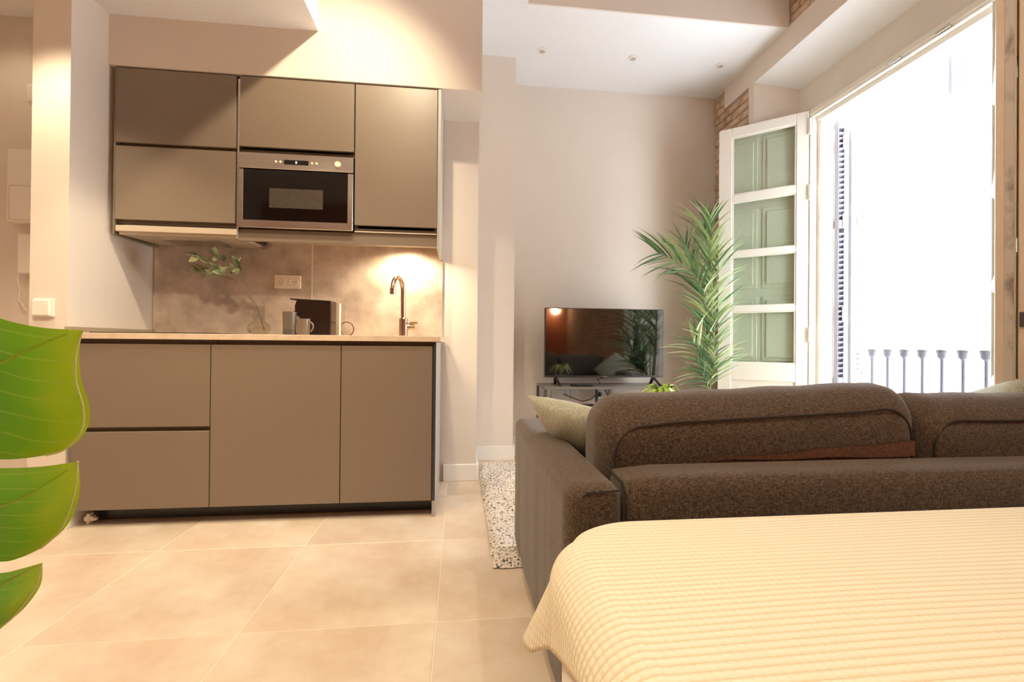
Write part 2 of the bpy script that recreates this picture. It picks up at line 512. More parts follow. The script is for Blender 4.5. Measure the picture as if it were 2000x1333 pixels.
# wall cabinets
YU = 2.565
def carcass(x0, x1, z0, z1, parent, back=2.918):
    MB().box(x0 + .001, x0 + .017, YU + .021, back, z0, z1).box(x1 - .017, x1 - .001, YU + .021, back, z0, z1) \
        .box(x0 + .017, x1 - .017, YU + .021, back, z0, z0 + .018).box(x0 + .017, x1 - .017, YU + .021, back, z1 - .018, z1) \
        .box(x0 + .017, x1 - .017, 2.9, back, z0 + .018, z1 - .018).build('body', m_taupe_dark, parent)
UZ = 2.283
u1 = thing('wall_cabinet', 'taupe wall cabinet with two stacked flap doors above the extractor', 'cabinet', (-1.48, 2.74, 1.48), 'kitchen wall cabinets')
carcass(-1.782, -1.186, 1.482, 2.288, u1)
front('door', -1.772, -1.190, 1.898, UZ, YU, u1)
front('door', -1.772, -1.190, 1.499, 1.880, YU, u1)
MB().rbox(-1.7825, -1.7735, YU + .003, 2.918, 1.421, 2.288, 0.001, 1).build('side_panel', m_taupe, u1)
MB().box(-1.765, -1.195, YU + .024, YU + .05, 1.86, 1.92).build('grip_rail', m_taupe_dark, u1)
u2 = thing('wall_cabinet', 'taupe wall cabinet with a short flap door above the microwave', 'cabinet', (-0.88, 2.74, 1.9), 'kitchen wall cabinets')
carcass(-1.184, -0.583, 1.884, 2.288, u2)
front('door', -1.171, -0.583, 1.911, UZ, YU, u2)
MB().box(-1.183, -0.581, YU + .024, YU + .04, 1.413, 1.475).build('light_rail', m_taupe, u2)
MB().box(-1.183, -1.173, YU + .006, YU + .03, 1.46, 2.27).build('filler_strip', m_steel, u2)
u3 = thing('wall_cabinet', 'tall narrow taupe wall cabinet with one door beside the microwave', 'cabinet', (-0.36, 2.74, 1.48), 'kitchen wall cabinets')
carcass(-0.581, -0.133, 1.482, 2.288, u3)
front('door', -0.577, -0.135, 1.514, UZ, YU, u3)
MB().box(-0.580, -0.134, YU + .024, YU + .04, 1.413, 1.479).build('light_rail', m_taupe, u3)
MB().box(-0.578, -0.136, YU + .010, YU + .024, 1.4795, 1.483).build('rail_edge', m_socket, u3)
MB().rbox(-0.132, -0.116, YU + .002, 2.92, 1.395, 2.288, 0.001, 1).build('end_panel', mat('upper_end_panel', (176, 168, 158), 0.4), u3)
MB().box(-1.16, -0.134, YU + .041, 2.918, 1.470, 1.4815).build('bottom_board', m_work, u3)
# microwave
mw = thing('microwave', 'built-in steel microwave with black glass door between the wall cabinets', 'microwave', (-0.875, 2.74, 1.48))
MB().box(-1.165, -0.592, 2.592, 2.90, 1.487, 1.872).build('body', m_black, mw)
MB().rbox(-1.1705, -0.5835, 2.556, 2.592, 1.795, 1.878, 0.002, 1).build('control_panel', m_steel, mw)
dr = MB().rbox(-1.1705, -0.5835, 2.556, 2.592, 1.479, 1.520, 0.002, 1).rbox(-1.1705, -1.146, 2.556, 2.592, 1.520, 1.789, 0.002, 1) \
    .rbox(-0.612, -0.5835, 2.556, 2.592, 1.520, 1.789, 0.002, 1).build('door', m_steel, mw)
MB().box(-1.146, -0.612, 2.559, 2.59, 1.520, 1.789).build('glass', m_blackglass, dr)
MB().rbox(-1.015, -0.740, 2.5575, 2.5592, 1.588, 1.692, 0.0005, 1).build('viewing_window', m_mesh, dr)
MB().rbox(-0.941, -0.816, 2.5548, 2.557, 1.821, 1.846, 0.0006, 1).build('display', m_blackglass, mw)
m_digit = emit('display_digit', (240, 240, 255), 1.5)
MB().tube([(-0.8785 + 0.0032 * math.cos(a), 2.5544, 1.8335 + 0.006 * math.sin(a)) for a in [2 * PI * k / 12 for k in range(13)]], 0.0009, 5).build('digit', m_digit, mw)
for x in (-0.982, -0.959, -0.797, -0.774):
    MB().lathe([(0.0062, 0), (0.0062, .003), (0.005, .004)], (x, 2.5565, 1.8335), 14, (0, -1, 0)).build('button', m_socket, mw)
MB().lathe([(0.0165, 0), (0.0165, .008), (0.014, .010)], (-0.664, 2.5565, 1.8335), 24, (0, -1, 0)).build('knob', m_socket, mw)
# extractor
hd = thing('extractor_hood', 'slim pull-out extractor hood with pale front under the wall cabinet', 'hood', (-1.47, 2.74, 1.43))
m_hood = mat('hood_pale', (206, 190, 170), 0.35, 0.3)
MB().box(-1.762, -1.184, 2.60, 2.90, 1.452, 1.481).build('body', m_steel, hd)
MB().rbox(-1.766, -1.180, 2.562, 2.60, 1.437, 1.468, 0.002, 1).build('pull_front', m_hood, hd)
MB().hexa([(-1.757, 2.578, 1.424), (-1.182, 2.578, 1.424), (-1.182, 2.90, 1.436), (-1.757, 2.90, 1.436), (-1.757, 2.578, 1.438), (-1.182, 2.578, 1.438), (-1.182, 2.90, 1.452), (-1.757, 2.90, 1.452)]).build('underside', m_hood, hd)
MB().box(-1.60, -1.33, 2.66, 2.84, 1.4195, 1.4275).build('filter', m_steel, hd)
MB().hexa([(-1.182, 2.86, 1.428), (-1.14, 2.86, 1.45), (-1.14, 2.918, 1.45), (-1.182, 2.918, 1.428), (-1.182, 2.86, 1.468), (-1.14, 2.86, 1.468), (-1.14, 2.918, 1.468), (-1.182, 2.918, 1.468)]).build('side_bracket', m_steel, hd)
# under-cabinet lamp (real lamp over the sink)
LY = 2.76
ul = thing('cabinet_lamp', 'small round lamp under the narrow wall cabinet lighting the backsplash', 'lamp', (-0.33, LY, 1.47))
MB().lathe([(0.033, 0), (0.033, 0.012)], (-0.33, LY, 1.458), 24).build('housing', m_socket, ul)
MB().lathe([(0.026, 0), (0.026, 0.003)], (-0.33, LY, 1.4552), 24).build('lens', emit('lamp_lens', (255, 214, 150), 6), ul)
spot('cabinet_lamp_light', (-0.33, LY, 1.45), (-0.33, 2.83, 1.0), 24.0, WARM, 165, 0.6, 0.025)

# sockets on the backsplash (double)
def socket_plate(label, x0, x1, y, zc, h, n, group=None, m=m_socket, blank=()):
    t = thing('wall_socket', label, 'socket', ((x0 + x1) / 2, y, zc - h / 2), group)
    MB().rbox(x0, x1, y - .011, y - .0005, zc - h / 2, zc + h / 2, 0.003, 2).build('plate', m, t)
    w = (x1 - x0) / n
    for k in range(n):
        if k in blank: continue
        cx = x0 + w * (k + .5)
        r = min(w, h) * 0.27
        o = MB().lathe([(r * 1.12, 0), (r * 1.12, .0025), (r, .0025), (r * 0.95, .0008), (0.0001, .0008)], (cx, y - .011, zc), 24, (0, -1, 0)).build('outlet', m, t)
        for s in (-1, 1):
            MB().lathe([(r * .13, 0), (r * .13, .0022)], (cx + s * r * .40, y - .0105, zc), 8, (0, -1, 0)).build('hole', m_black, o)
            MB().box(cx - r * .12, cx + r * .12, y - .0135, y - .0115, zc + s * r * .9 - .0015, zc + s * r * .9 + .0015).build('earth_clip', m_steel, o)
    return t
socket_plate('cream double socket on the concrete-look backsplash', -1.120, -0.966, 2.919, 1.238, 0.082, 2)

# tap
m_tap = mat('tap_metal', (176, 150, 128), 0.22, 1.0)
tp = thing('tap', 'curved metal kitchen tap with side lever at the sink', 'tap', (-0.335, 2.78, 0.9085))
MB().lathe([(0.030, 0), (0.030, .006), (0.0255, .008), (0.0255, .108), (0.022, .112), (0.0001, .112)], (-0.335, 2.78, 0.9087), 28).build('base', m_tap, tp, True)
pts = [(-0.337, 2.78, 1.0), (-0.338, 2.78, 1.08), (-0.339, 2.78, 1.175)]
for k in range(0, 11):
    a = PI * k / 10 * 0.93
    rr = 0.075
    d = rr - rr * math.cos(a)
    pts.append((-0.339 - d * 0.26, 2.78 - d * 0.95, 1.178 + rr * math.sin(a)))
last = pts[-1]
pts.append((last[0] - .002, last[1] - .004, last[2] - 0.035))
MB().tube(pts, 0.0138, 14).build('spout', m_tap, tp, True)
MB().lathe([(0.0155, 0), (0.0155, .034)], (pts[-1][0], pts[-1][1], pts[-1][2] - .012), 18).build('aerator', m_tap, tp, True)
MB().tube([(-0.315, 2.78, .968), (-0.270, 2.78, .968)], 0.015, 18).build('valve', m_tap, tp, True)
MB().tube([(-0.300, 2.775, .985), (-0.285, 2.770, .992), (-0.252, 2.755, .992)], 0.0085, 10).build('lever', m_tap, tp, True)
tag(MB().rbox(-0.52, -0.16, 2.40, 2.70, 0.9086, 0.9112, 0.001, 1).build('sink_rim', m_steel), 'low steel sink rim set into the worktop below the tap', 'sink')

# coffee machine
m_cof = mat('coffee_black', (34, 22, 18), 0.25)
cm = thing('coffee_machine', 'dark brown-black pod coffee machine with clear water tank', 'coffee machine', (-0.81, 2.69, 0.9085))
prof = [(-0.884, .9087), (-0.715, .9087), (-0.715, 1.098), (-0.895, 1.106), (-0.905, 1.072), (-0.902, 1.03), (-0.884, 1.0)]
MB().prism(prof, 'y', 2.635, 2.755).build('body', m_cof, cm)
MB().prism([(-0.93, 1.107), (-0.716, 1.0985), (-0.716, 1.104), (-0.93, 1.114)], 'y', 2.633, 2.757).build('lid', m_black, cm)
MB().lathe([(0.011, 0), (0.014, .012), (0.014, .035)], (-0.915, 2.695, 1.015), 16).build('spout', m_black, cm)
MB().rbox(-0.95, -0.886, 2.65, 2.74, .9087, 0.925, 0.003, 1).build('drip_tray', m_black, cm)
m_clear = mat('clear_plastic', (235, 225, 215), 0.05, Transmission_Weight=1.0, IOR=1.1)
MB().rbox(-0.713, -0.664, 2.645, 2.745, .9087, 1.092, 0.006, 2).build('water_tank', glass('tank_clear', (248, 245, 242), 0.03), cm)
MB().rbox(-0.6715, -0.6645, 2.643, 2.66, .912, 1.09, 0.002, 1).build('tank_edge', mat('tank_edge_white', (245, 238, 232), 0.2), cm)
MB().tube([(-0.668 + 0.042 * math.cos(a), 2.80, .952 + .042 * math.sin(a)) for a in [R(-85 + 17 * k) for k in range(16)]], 0.0032, 8).build('power_cord', mat('brown_cord', (92, 62, 46), 0.5), cm, True)
# mugs
m_mug1 = mat('grey_mug', (98, 86, 76), 0.3)
m_mug2 = mat('taupe_mug', (112, 96, 84), 0.3)
def mug(label, x, y, r, h, m, ang, band=None):
    t = thing('mug', label, 'mug', (x, y, 0.9087), 'mugs beside the coffee machine')
    MB().lathe([(0.0001, .003), (r * .86, 0), (r * .90, .004), (r, h), (r - .003, h), (r * .86, .008), (0.0001, .008)], (x, y, 0.909), 32).build('cup', m, t, True)
    hp = []
    for k in range(11):
        a = R(-80 + 16 * k)
        d = r - .004 + 0.024 * math.cos(a)
        hp.append((x + d * math.cos(ang), y + d * math.sin(ang), 0.909 + h * .52 + h * .3 * math.sin(a)))
    MB().tube(hp, 0.0045, 8).build('handle', m, t, True)
    if band: MB().lathe([(r * .915, h * .02), (r * .935, h * .26), (r * .925, h * .26)], (x, y, 0.909), 32).build('base_band', band, t, True)
mug('tall grey mug with darker base band', -0.919, 2.60, 0.035, 0.128, m_mug1, R(8), mat('dark_mug_band', (78, 68, 62), 0.4))
mug('short taupe-grey mug with round handle', -0.815, 2.50, 0.034, 0.086, m_mug2, R(-12))
# vase
m_vase = mat('vase_glass', (250, 248, 244), 0.02, Transmission_Weight=1.0, IOR=1.32)
vz = 0.9087
vx, vy = -1.125, 2.72
tag(MB().lathe([(0.0001, .004), (0.03, .001), (0.048, .010), (0.060, .034), (0.056, .058), (0.036, .076), (0.0285, .084), (0.029, .165), (0.0268, .165), (0.0262, .085), (0.034, .0735), (0.0535, .057), (0.0575, .034), (0.046, .012), (0.0001, .0075)], (vx, vy, vz), 36)
    .build('vase', glass('vase_clear', (246, 245, 242), 0.02), None, True, angle=180), 'clear bulb-shaped glass vase with narrow neck on the worktop', 'vase')
# eucalyptus branch standing in the vase
br = thing('leafy_branch', 'leaning branch with small grey-green leaves in the glass vase', 'branch', (vx, vy, vz + .012))
m_twig = mat('twig', (112, 84, 66), 0.8)
m_euc = mat('eucalyptus_leaf', (120, 132, 96), 0.6, c2=(158, 166, 128), scale=30, rnd=0.22)
m_euc2 = mat('eucalyptus_pale_leaf', (176, 180, 138), 0.6, rnd=0.12)
stem = [Vector((vx + .03, vy, vz + .025)), Vector((vx - .014, vy, vz + .163)), atY(468, 552, 2.72), atY(445, 540, 2.71), atY(420, 522, 2.70), atY(398, 505, 2.69), atY(372, 492, 2.68)]
MB().tube(stem, [.0026, .0026, .0022, .002, .0016, .0012, .0008], 6).build('stem', m_twig, br, True)
side = [[atY(455, 548, 2.71), atY(450, 525, 2.70), atY(430, 505, 2.70), atY(412, 494, 2.70)], [atY(452, 546, 2.72), atY(425, 536, 2.74), atY(400, 530, 2.75), atY(385, 528, 2.75)], [atY(462, 550, 2.72), atY(470, 528, 2.73), atY(466, 512, 2.73)]]
for s in side: MB().tube(s, [.0016, .0014, .001, .0006], 5).build('twig', m_twig, br, True) if len(s) == 4 else MB().tube(s, [.0016, .0012, .0007], 5).build('twig', m_twig, br, True)
def leaf_mesh(name, m, L=0.05, W=0.026, curl=0.25, n=7, fold=0.15):
    b = MB()
    vs, fs = [], []
    for i in range(n + 1):
        t = i / n
        w = W / 2 * (math.sin(PI * min(1, t * 1.02) ** 0.8) ** 0.9 if 0 < t < 1 else 0.02)
        z = -curl * L * t * t
        vs += [(t * L, -w, z + fold * w), (t * L, 0, z), (t * L, w, z + fold * w)]
    for i in range(n):
        a = i * 3
        fs += [(a, a + 3, a + 4, a + 1), (a + 1, a + 4, a + 5, a + 2)]
    return b.add(vs, fs).mesh(name, m, True, angle=180)
el = [leaf_mesh('leaf', m_euc, 0.046, 0.028, 0.2), leaf_mesh('leaf', m_euc, 0.04, 0.022, -0.1), leaf_mesh('leaf', m_euc2, 0.042, 0.024, 0.3)]
rl = random.Random(4)
def orient(p, d, roll, s=1.0):
    d = Vector(d).normalized()
    q = d.to_track_quat('X', 'Z')
    return Matrix.Translation(p) @ q.to_matrix().to_4x4() @ Matrix.Rotation(roll, 4, 'X') @ Matrix.Diagonal((s, s, s, 1))
def along(path, t):
    f = t * (len(path) - 1); i = min(int(f), len(path) - 2)
    return path[i].lerp(path[i + 1], f - i), (path[i + 1] - path[i]).normalized()
for path, n, t0 in ((stem[3:], 26, 0.0), (side[0], 17, 0.15), (side[1], 16, 0.2), (side[2], 8, 0.3)):
    for k in range(n):
        t = t0 + (1 - t0) * (k + .5) / n
        p, d = along(path, min(t, 1))
        off = Vector((rl.uniform(-.6, .6), rl.uniform(-.8, .5), rl.uniform(-.9, .9)))
        place('leaf', el[rl.randrange(3)], br, mat=Matrix.Translation(-Vector((0, 0, 0))) @ orient(p, d * 0.7 + off, rl.uniform(-PI, PI), rl.uniform(0.8, 1.4)))

# light switch on the partition end
sw = thing('light_switch', 'square white rocker switch on the partition end', 'switch', (-1.9, 2.335, 0.978))
MB().rbox(-1.944, -1.857, 2.326, 2.3348, 0.979, 1.063, 0.003, 2).build('frame', m_plastic, sw)
MB().rbox(-1.940, -1.870, 2.315, 2.327, 0.985, 1.055, 0.003, 2).build('rocker', m_plastic, sw)
# hallway fittings
pb = thing('fuse_box', 'flat white fuse box on the hallway wall', 'fuse box', (-2.5, 2.93, 1.548))
MB().rbox(-2.542, -2.20, 2.872, 2.929, 1.535, 1.950, 0.006, 2).build('body', m_plastic, pb)
MB().rbox(-2.524, -2.22, 2.864, 2.874, 1.548, 1.742, 0.01, 2).build('lid', m_plastic, pb)
tag(MB().rbox(-2.465, -2.33, 2.878, 2.929, 2.215, 2.332, 0.022, 4).build('door_chime', m_plastic, None, True), 'small rounded white chime box high on the hallway wall', 'chime')
ic = thing('intercom', 'narrow pale intercom handset below the fuse box in the hallway', 'intercom', (-2.48, 2.93, 1.255))
MB().rbox(-2.497, -2.37, 2.885, 2.929, 1.25, 1.475, 0.008, 2).build('body', m_plastic, ic)
MB().tube([(-2.49, 2.9, 1.256), (-2.50, 2.895, 1.22), (-2.485, 2.895, 1.16), (-2.495, 2.9, 1.10), (-2.47, 2.915, 1.04)], 0.004, 6).build('cable', m_plastic, ic, True)
# small white plastic clip by the plinth
cp = thing('plastic_clip', 'small white plastic foot clip lying at the plinth corner', 'clip', (-1.74, 2.40, 0))
MB().rbox(-1.765, -1.725, 2.385, 2.41, 0.012, 0.036, 0.005, 2).build('body', m_plastic, cp)
MB().rbox(-1.752, -1.738, 2.382, 2.412, 0.0, 0.05, 0.004, 2).build('pin', m_plastic, cp)
MB().lathe([(0.010, 0), (0.010, .012)], (-1.722, 2.398, 0.014), 12).build('cap', m_plastic, cp)

# =================================================================== BALCONY DOOR AND OUTSIDE
WXF = 2.45
fr = thing('window_1', 'white balcony door frame in the splayed recess', 'window', (WXF, 2.4, 0))
del fr['category']; struct(fr)
m_w = m_winwhite
MB().box(WXF - .005, WXF + .075, 1.72, 3.062, 2.532, 2.76).build('head_board', m_cream, fr)
MB().box(WXF - .02, WXF + .07, 1.83, 2.95, 2.500, 2.531).build('head_rail', m_w, fr)
MB().box(WXF - .012, WXF + .09, 1.84, 2.94, 2.482, 2.4995).build('head_bead', m_w, fr)
MB().box(WXF + .02, WXF + .085, 1.837, 2.934, 2.452, 2.4818).build('head_stop', m_w, fr)
for y0, y1 in ((2.935, 3.062), (1.722, 1.812)):
    MB().box(WXF - .004, WXF + .075, y0, y1, 0, 2.5318).build('jamb', m_w, fr)
for y0, y1 in ((2.905, 2.9345), (1.8125, 1.836)):
    MB().box(WXF + .03, WXF + .09, y0, y1, 0, 2.48).build('stop', m_w, fr)
for y0, y1 in ((2.936, 2.972), (1.78, 1.811)):
    MB().box(WXF + .076, 2.76, y0, y1, 0.013, 2.62).build('outer_lining', m_w, fr)
MB().box(WXF + .076, 2.76, 1.811, 2.936, 2.56, 2.62).build('outer_lining', m_w, fr)
MB().box(WXF - .03, 2.75, 1.838, 2.935, -0.004, 0.012).build('sill', m_cream, fr)
for y in (2.02, 2.28):
    MB().rbox(WXF - .026, WXF - .013, y, y + .07, 2.490, 2.505, 0.002, 1).build('catch_plate', m_steel, fr)
# outer wall reveal beyond the frame is part of the core

def casement(label, hinge, free, z1, z0=0.03, back_sign=1, strip=False):
    hx, hy = hinge; fx, fy = free
    d = Vector((fx - hx, fy - hy, 0)); w = d.length; d.normalize()
    n = Vector((-d.y, d.x, 0)) * back_sign          # towards the wall side
    Tm = Matrix.Translation((hx, hy, 0)) @ Matrix(((d.x, n.x, 0), (d.y, n.y, 0), (0, 0, 1))).to_4x4()
    t = thing('casement_door', label, 'balcony door', (hx, hy, z0))
    def B(name, u0, u1, v0, v1, a, b, m, par=None, r=0.003):
        return MB().rbox(u0, u1, v0, v1, a, b, r, 1, Tm).build(name, m, par or t)
    T = 0.027 if strip else 0.02
    B('stile', 0.012, 0.084, -T, T, z0, z1, m_w)
    fs = B('stile', w - .092, w, -T, T, z0, z1, m_leafedge if strip else m_w)
    B('rail', 0.0845, w - .0925, -T, T, z1 - .072, z1, m_w)
    for a, b in ((2.010 - .048, 2.010 + .004), (1.546, 1.584), (1.129, 1.168), (0.62, 0.745)):
        B('rail', 0.0845, w - .0925, -T, T, a, b, m_w)
    for a, b in ((2.014, z1 - .072), (1.584, 1.962), (1.168, 1.546), (0.745, 1.129)):
        p = B('pane', 0.0845, w - .0925, -0.003, 0.003, a, b, m_pane, r=0.0005)
        for u0, u1, c, dd in ((0.0845, 0.0945, a, b), (w - .1025, w - .0925, a, b)):
            B('bead', u0, u1, -T + .004, -.004, c, dd, m_w, p, 0.001)
        B('bead', 0.0945, w - .1025, -T + .004, -.004, a, a + .010, m_w, p, 0.001)
        B('bead', 0.0945, w - .1025, -T + .004, -.004, b - .010, b, m_w, p, 0.001)
    B('rail', 0.0845, w - .0925, -T, T, z0, 0.16, m_w)
    bp = B('bottom_panel', 0.0845, w - .0925, -.008, .008, 0.16, 0.62, m_w)
    B('raised_field', 0.125, w - .133, -.015, .006, 0.21, 0.57, m_w, bp, 0.006)
    for z in () if strip else (2.36, 1.9, 0.9, 0.3):
        hg = MB().tube([Tm @ Vector((0.004, -T - .004, z)), Tm @ Vector((0.004, -T - .004, z + .11))], 0.008, 10).build('hinge', m_w, t, True)
    # panelled inner shutter folded behind the glass
    sh = B('inner_shutter', 0.05, w - .012, T + .006, T + .022, 0.70, z1 - .03, m_sagepaint, r=0.002)
    cw = (w - .062 - .06) / 2
    for k in range(2):
        u0 = 0.065 + k * (cw + .03)
        for a, b in ((1.98, z1 - .09), (1.30, 1.90), (0.76, 1.24)):
            B('shutter_panel', u0, u0 + cw, T + .001, T + .0075, a, b, m_sagepaint, sh, 0.003)
            B('shutter_field', u0 + .028, u0 + cw - .028, T - .006, T + .0015, a + .03, b - .03, m_sagepaint, sh, 0.004)
    if strip:
        MB().rbox(w - .0005, w + .0035, -.004, .021, z0 + .02, z1 - .02, 0.0008, 1, Tm).build('lock_strip', m_strip, t)
        B('shutter_edge', w - .014, w + .002, T + .0055, T + .0225, 0.5, z1 - .04, m_leafedge, sh)
        MB().rbox(w + .001, w + .008, T + .008, T + .022, 0.955, 1.01, 0.001, 1, Tm).build('latch', m_metal_dark, sh)
    return t
casement('white glazed casement leaf swung open in front of the brick corner', (2.437, 2.945), (1.985, 3.327), 2.528, back_sign=-1)
casement('glazed casement leaf seen edge-on with worn metal lock strip', (2.437, 1.812), (2.040, 1.497), 2.50, back_sign=1, strip=True)

# louvred shutters folded in the outer reveal
def louvre(label, a, b, z0, z1, mids, m_shutter=m_shutter, st0=.038, st1=.038):
    a, b = Vector((*a, 0)), Vector((*b, 0))
    d = b - a; w = d.length; d.normalize(); n = Vector((d.y, -d.x, 0))
    Tm = Matrix.Translation(a) @ Matrix(((d.x, n.x, 0), (d.y, n.y, 0), (0, 0, 1))).to_4x4()
    t = thing('louvred_shutter', label, 'shutter', (a.x, a.y, z0), 'louvred shutters outside the balcony door')
    for u, sw_ in ((0, st0), (w - st1, st1)): MB().rbox(u, u + sw_, -.016, .016, z0, z1, 0.003, 1, Tm).build('stile', m_shutter, t)
    zs = [z0] + mids + [z1 - .06]
    for z in zs: MB().rbox(st0, w - st1, -.016, .016, z, z + .06, 0.003, 1, Tm).build('rail', m_shutter, t)
    me = MB().hexa([(st0, -.017, 0), (w - st1, -.017, 0), (w - st1, .017, .022), (st0, .017, .022), (st0, -.017, .006), (w - st1, -.017, .006), (w - st1, .017, .028), (st0, .017, .028)]).mesh('slat', m_shutter)
    for i in range(len(zs) - 1):
        z = zs[i] + .066
        while z < zs[i + 1] - .028:
            place('slat', me, t, mat=Tm @ Matrix.Translation((0, 0, z)))
            z += 0.036
    for z in (2.25, 1.7, 1.05, 0.5):
        MB().rbox(w * .4, w * .4 + .022, .0165, .022, z, z + .10, 0.002, 1, Tm).build('hinge', m_w, t)
louvre('narrow louvred shutter panel with shade in its colour folded beside the door jamb', (2.606, 2.912), (2.688, 2.912), 0.03, 2.46, [0.6, 1.70], mat('shaded_shutter_tone', (124, 122, 132), 0.5), .008, .036)  # this panel stands in shade; the shade is put into its darker colour
louvre('pale louvred shutter panel folded outermost over the balcony', (2.712, 2.912), (2.80, 2.90), 0.03, 2.42, [0.62, 1.72], m_shutter, .036, .006)

# balcony
bal = thing('balcony_railing', 'wrought iron balcony railing with capped balusters beyond the door', 'railing', (3.1, 2.5, -0.02))
MB().rbox(3.08, 3.12, 1.3, 3.9, 0.855, 0.873, 0.004, 1).build('handrail', mat('pale_handrail', (220, 220, 226), 0.5), bal)
MB().rbox(3.085, 3.115, 1.3, 3.9, 0.05, 0.07, 0.003, 1).build('bottom_rail', m_iron, bal)
bme = MB().lathe([(0.011, 0.07), (0.011, 0.50), (0.014, 0.515), (0.014, 0.53), (0.008, 0.54), (0.011, 0.555), (0.011, 0.77), (0.011, 0.778), (0.012, 0.795), (0.016, 0.80), (0.028, 0.815), (0.028, 0.835), (0.032, 0.84), (0.032, 0.855)], (0, 0, 0), 12).mesh('baluster', m_iron, True)
for k in range(-8, 7):
    place('baluster', bme, bal, (3.1, 2.744 - k * 0.1258, 0))
struct(MB().box(2.75, 3.2, 0.9, 4.2, -0.2, -0.02).build('trim_3', mat('balcony_slab', (214, 210, 204), 0.8)), 'balcony floor slab')
ob = thing('opposite_building', 'pale sunlit facade across the street with slim window shutters', 'building', (11.0, 4.0, -4.0))
MB().box(11.0, 11.6, -14, 24, -4, 7.5).build('wall', m_facade, ob)
m_fw = mat('facade_shutter', (66, 64, 66), 0.6)
for px, y0, y1 in ((1850, 98, 186), (1878, 100, 170)):
    a, b = atX(px, y1, 10.94), atX(px, y0, 10.94)
    MB().box(10.92, 10.999, a.y - .045, a.y + .045, a.z, b.z).build('window_shutter', m_fw, ob)

# =================================================================== CEILING SPOTS
def downlight(label, x, y, z, on=False, group='recessed ceiling spotlights'):
    t = thing('ceiling_spotlight', label, 'spotlight', (x, y, z), group)
    MB().lathe([(0.022, 0), (0.036, 0), (0.036, -0.004), (0.022, -0.007)], (x, y, z - .0003), 24, closed=True).build('ring', m_plastic, t, True)
    MB().lathe([(0.0001, -0.004), (0.022, -0.004), (0.022, -0.001), (0.0001, -0.001)], (x, y, z - .0005), 24).build('lens', emit('spot_lens', (255, 214, 160), 12) if on else mat('spot_lens_off', (176, 176, 172), 0.3), t)
for x, lab in ((0.582, 'unlit white recessed spotlight near the pilaster'), (1.279, 'unlit white recessed spotlight above the television'), (1.981, 'unlit white recessed spotlight near the balcony wall')):
    downlight(lab, x, 3.316, 3.04)
LIT = iter(['lit spotlight above the kitchen bulkhead', 'lit spotlight in the soffit beside the partition end', 'lit spotlight in the soffit before the wall cabinets', 'lit spotlight in the ceiling beside the bed', 'lit spotlight in the ceiling near the terracotta wall', 'lit spotlight in the high ceiling above the bed', 'lit spotlight in the soffit near the side wall', 'lit spotlight in the hallway ceiling'])
def lit(x, y, z, power, color=WARM, angle=110, tgt=None, radius=0.035, blend=0.7):
    downlight(next(LIT), x, y, z, True, 'lit warm spotlights')
    spot('spot_light', (x, y, z - .03), tgt or (x, y, 0), power, color, angle, blend, radius)
lit(-0.30, 1.56, 3.04, 120, WARM, 84, (-0.80, 2.56, 1.75), blend=0.9)
lit(-1.83, 2.03, 2.552, 55, WARM, 92)
lit(-1.1, 1.2, 2.552, 85, WARM, 130)
lit(-0.2, 0.4, 3.04, 40, WARM, 140)
lit(-0.2, -1.0, 3.04, 28, WARM, 140)
lit(1.2, 0.1, 3.72, 75, WARM2, 130)
lit(-2.5, 1.2, 2.552, 14, WARM, 140)
lit(-2.5, 2.6, 2.735, 4, WARM, 140)

# wall lamp on the rear wall (seen in the television's reflection)
wl = thing('wall_lamp', 'small glowing globe wall lamp on the terracotta wall', 'lamp', (1.98, -2.3, 1.5))
MB().lathe([(0.05, 0), (0.05, .02)], (1.98, -2.299, 1.55), 20, (0, 1, 0)).build('wall_plate', m_metal_dark, wl)
MB().tube([(1.98, -2.28, 1.55), (1.98, -2.2, 1.55)], 0.01, 8).build('arm', m_metal_dark, wl)
MB().lathe([(0.055 * math.sin(PI * k / 12) + 1e-4, -0.055 * math.cos(PI * k / 12)) for k in range(13)], (1.98, -2.15, 1.55), 20).build('globe', emit('lamp_globe', (255, 196, 120), 14), wl, True)
point('wall_lamp_light', (1.90, -2.05, 1.55), 14, (1.0, 0.72, 0.42), 0.04)

# =================================================================== TELEVISION CORNER
st = thing('tv_stand', 'grey metal television stand with open shelf', 'tv stand', (1.14, 3.54, 0))
SX0, SX1, SY0, SY1 = 0.632, 1.645, 3.365, 3.715
MB().rbox(SX0, SX1, SY0, SY1, 0.532, 0.552, 0.002, 1).build('top', m_standtop, st)
MB().rbox(SX0 + .02, SX1 - .02, SY0 + .02, SY1 - .02, 0.372, 0.380, 0.002, 1).build('shelf', m_metal_dark, st)
for x in (SX0, 1.128, SX1 - .02):
    for y in (SY0, SY1 - .02):
        MB().rbox(x, x + .02, y, y + .02, 0, 0.5318, 0.001, 1).build('leg', m_metal_dark, st)
tv = thing('television', 'flat black television reflecting the room', 'television', (1.14, 3.5, 0.552))
MB().rbox(0.658, 1.622, 3.50, 3.545, 0.614, 1.158, 0.003, 1).build('casing', m_tvframe, tv)
MB().box(0.664, 1.616, 3.4985, 3.5005, 0.630, 1.152).build('screen', m_screen, tv)
MB().rbox(1.118, 1.162, 3.497, 3.4995, 0.618, 0.624, 0.0005, 1).build('badge', m_steel, tv)
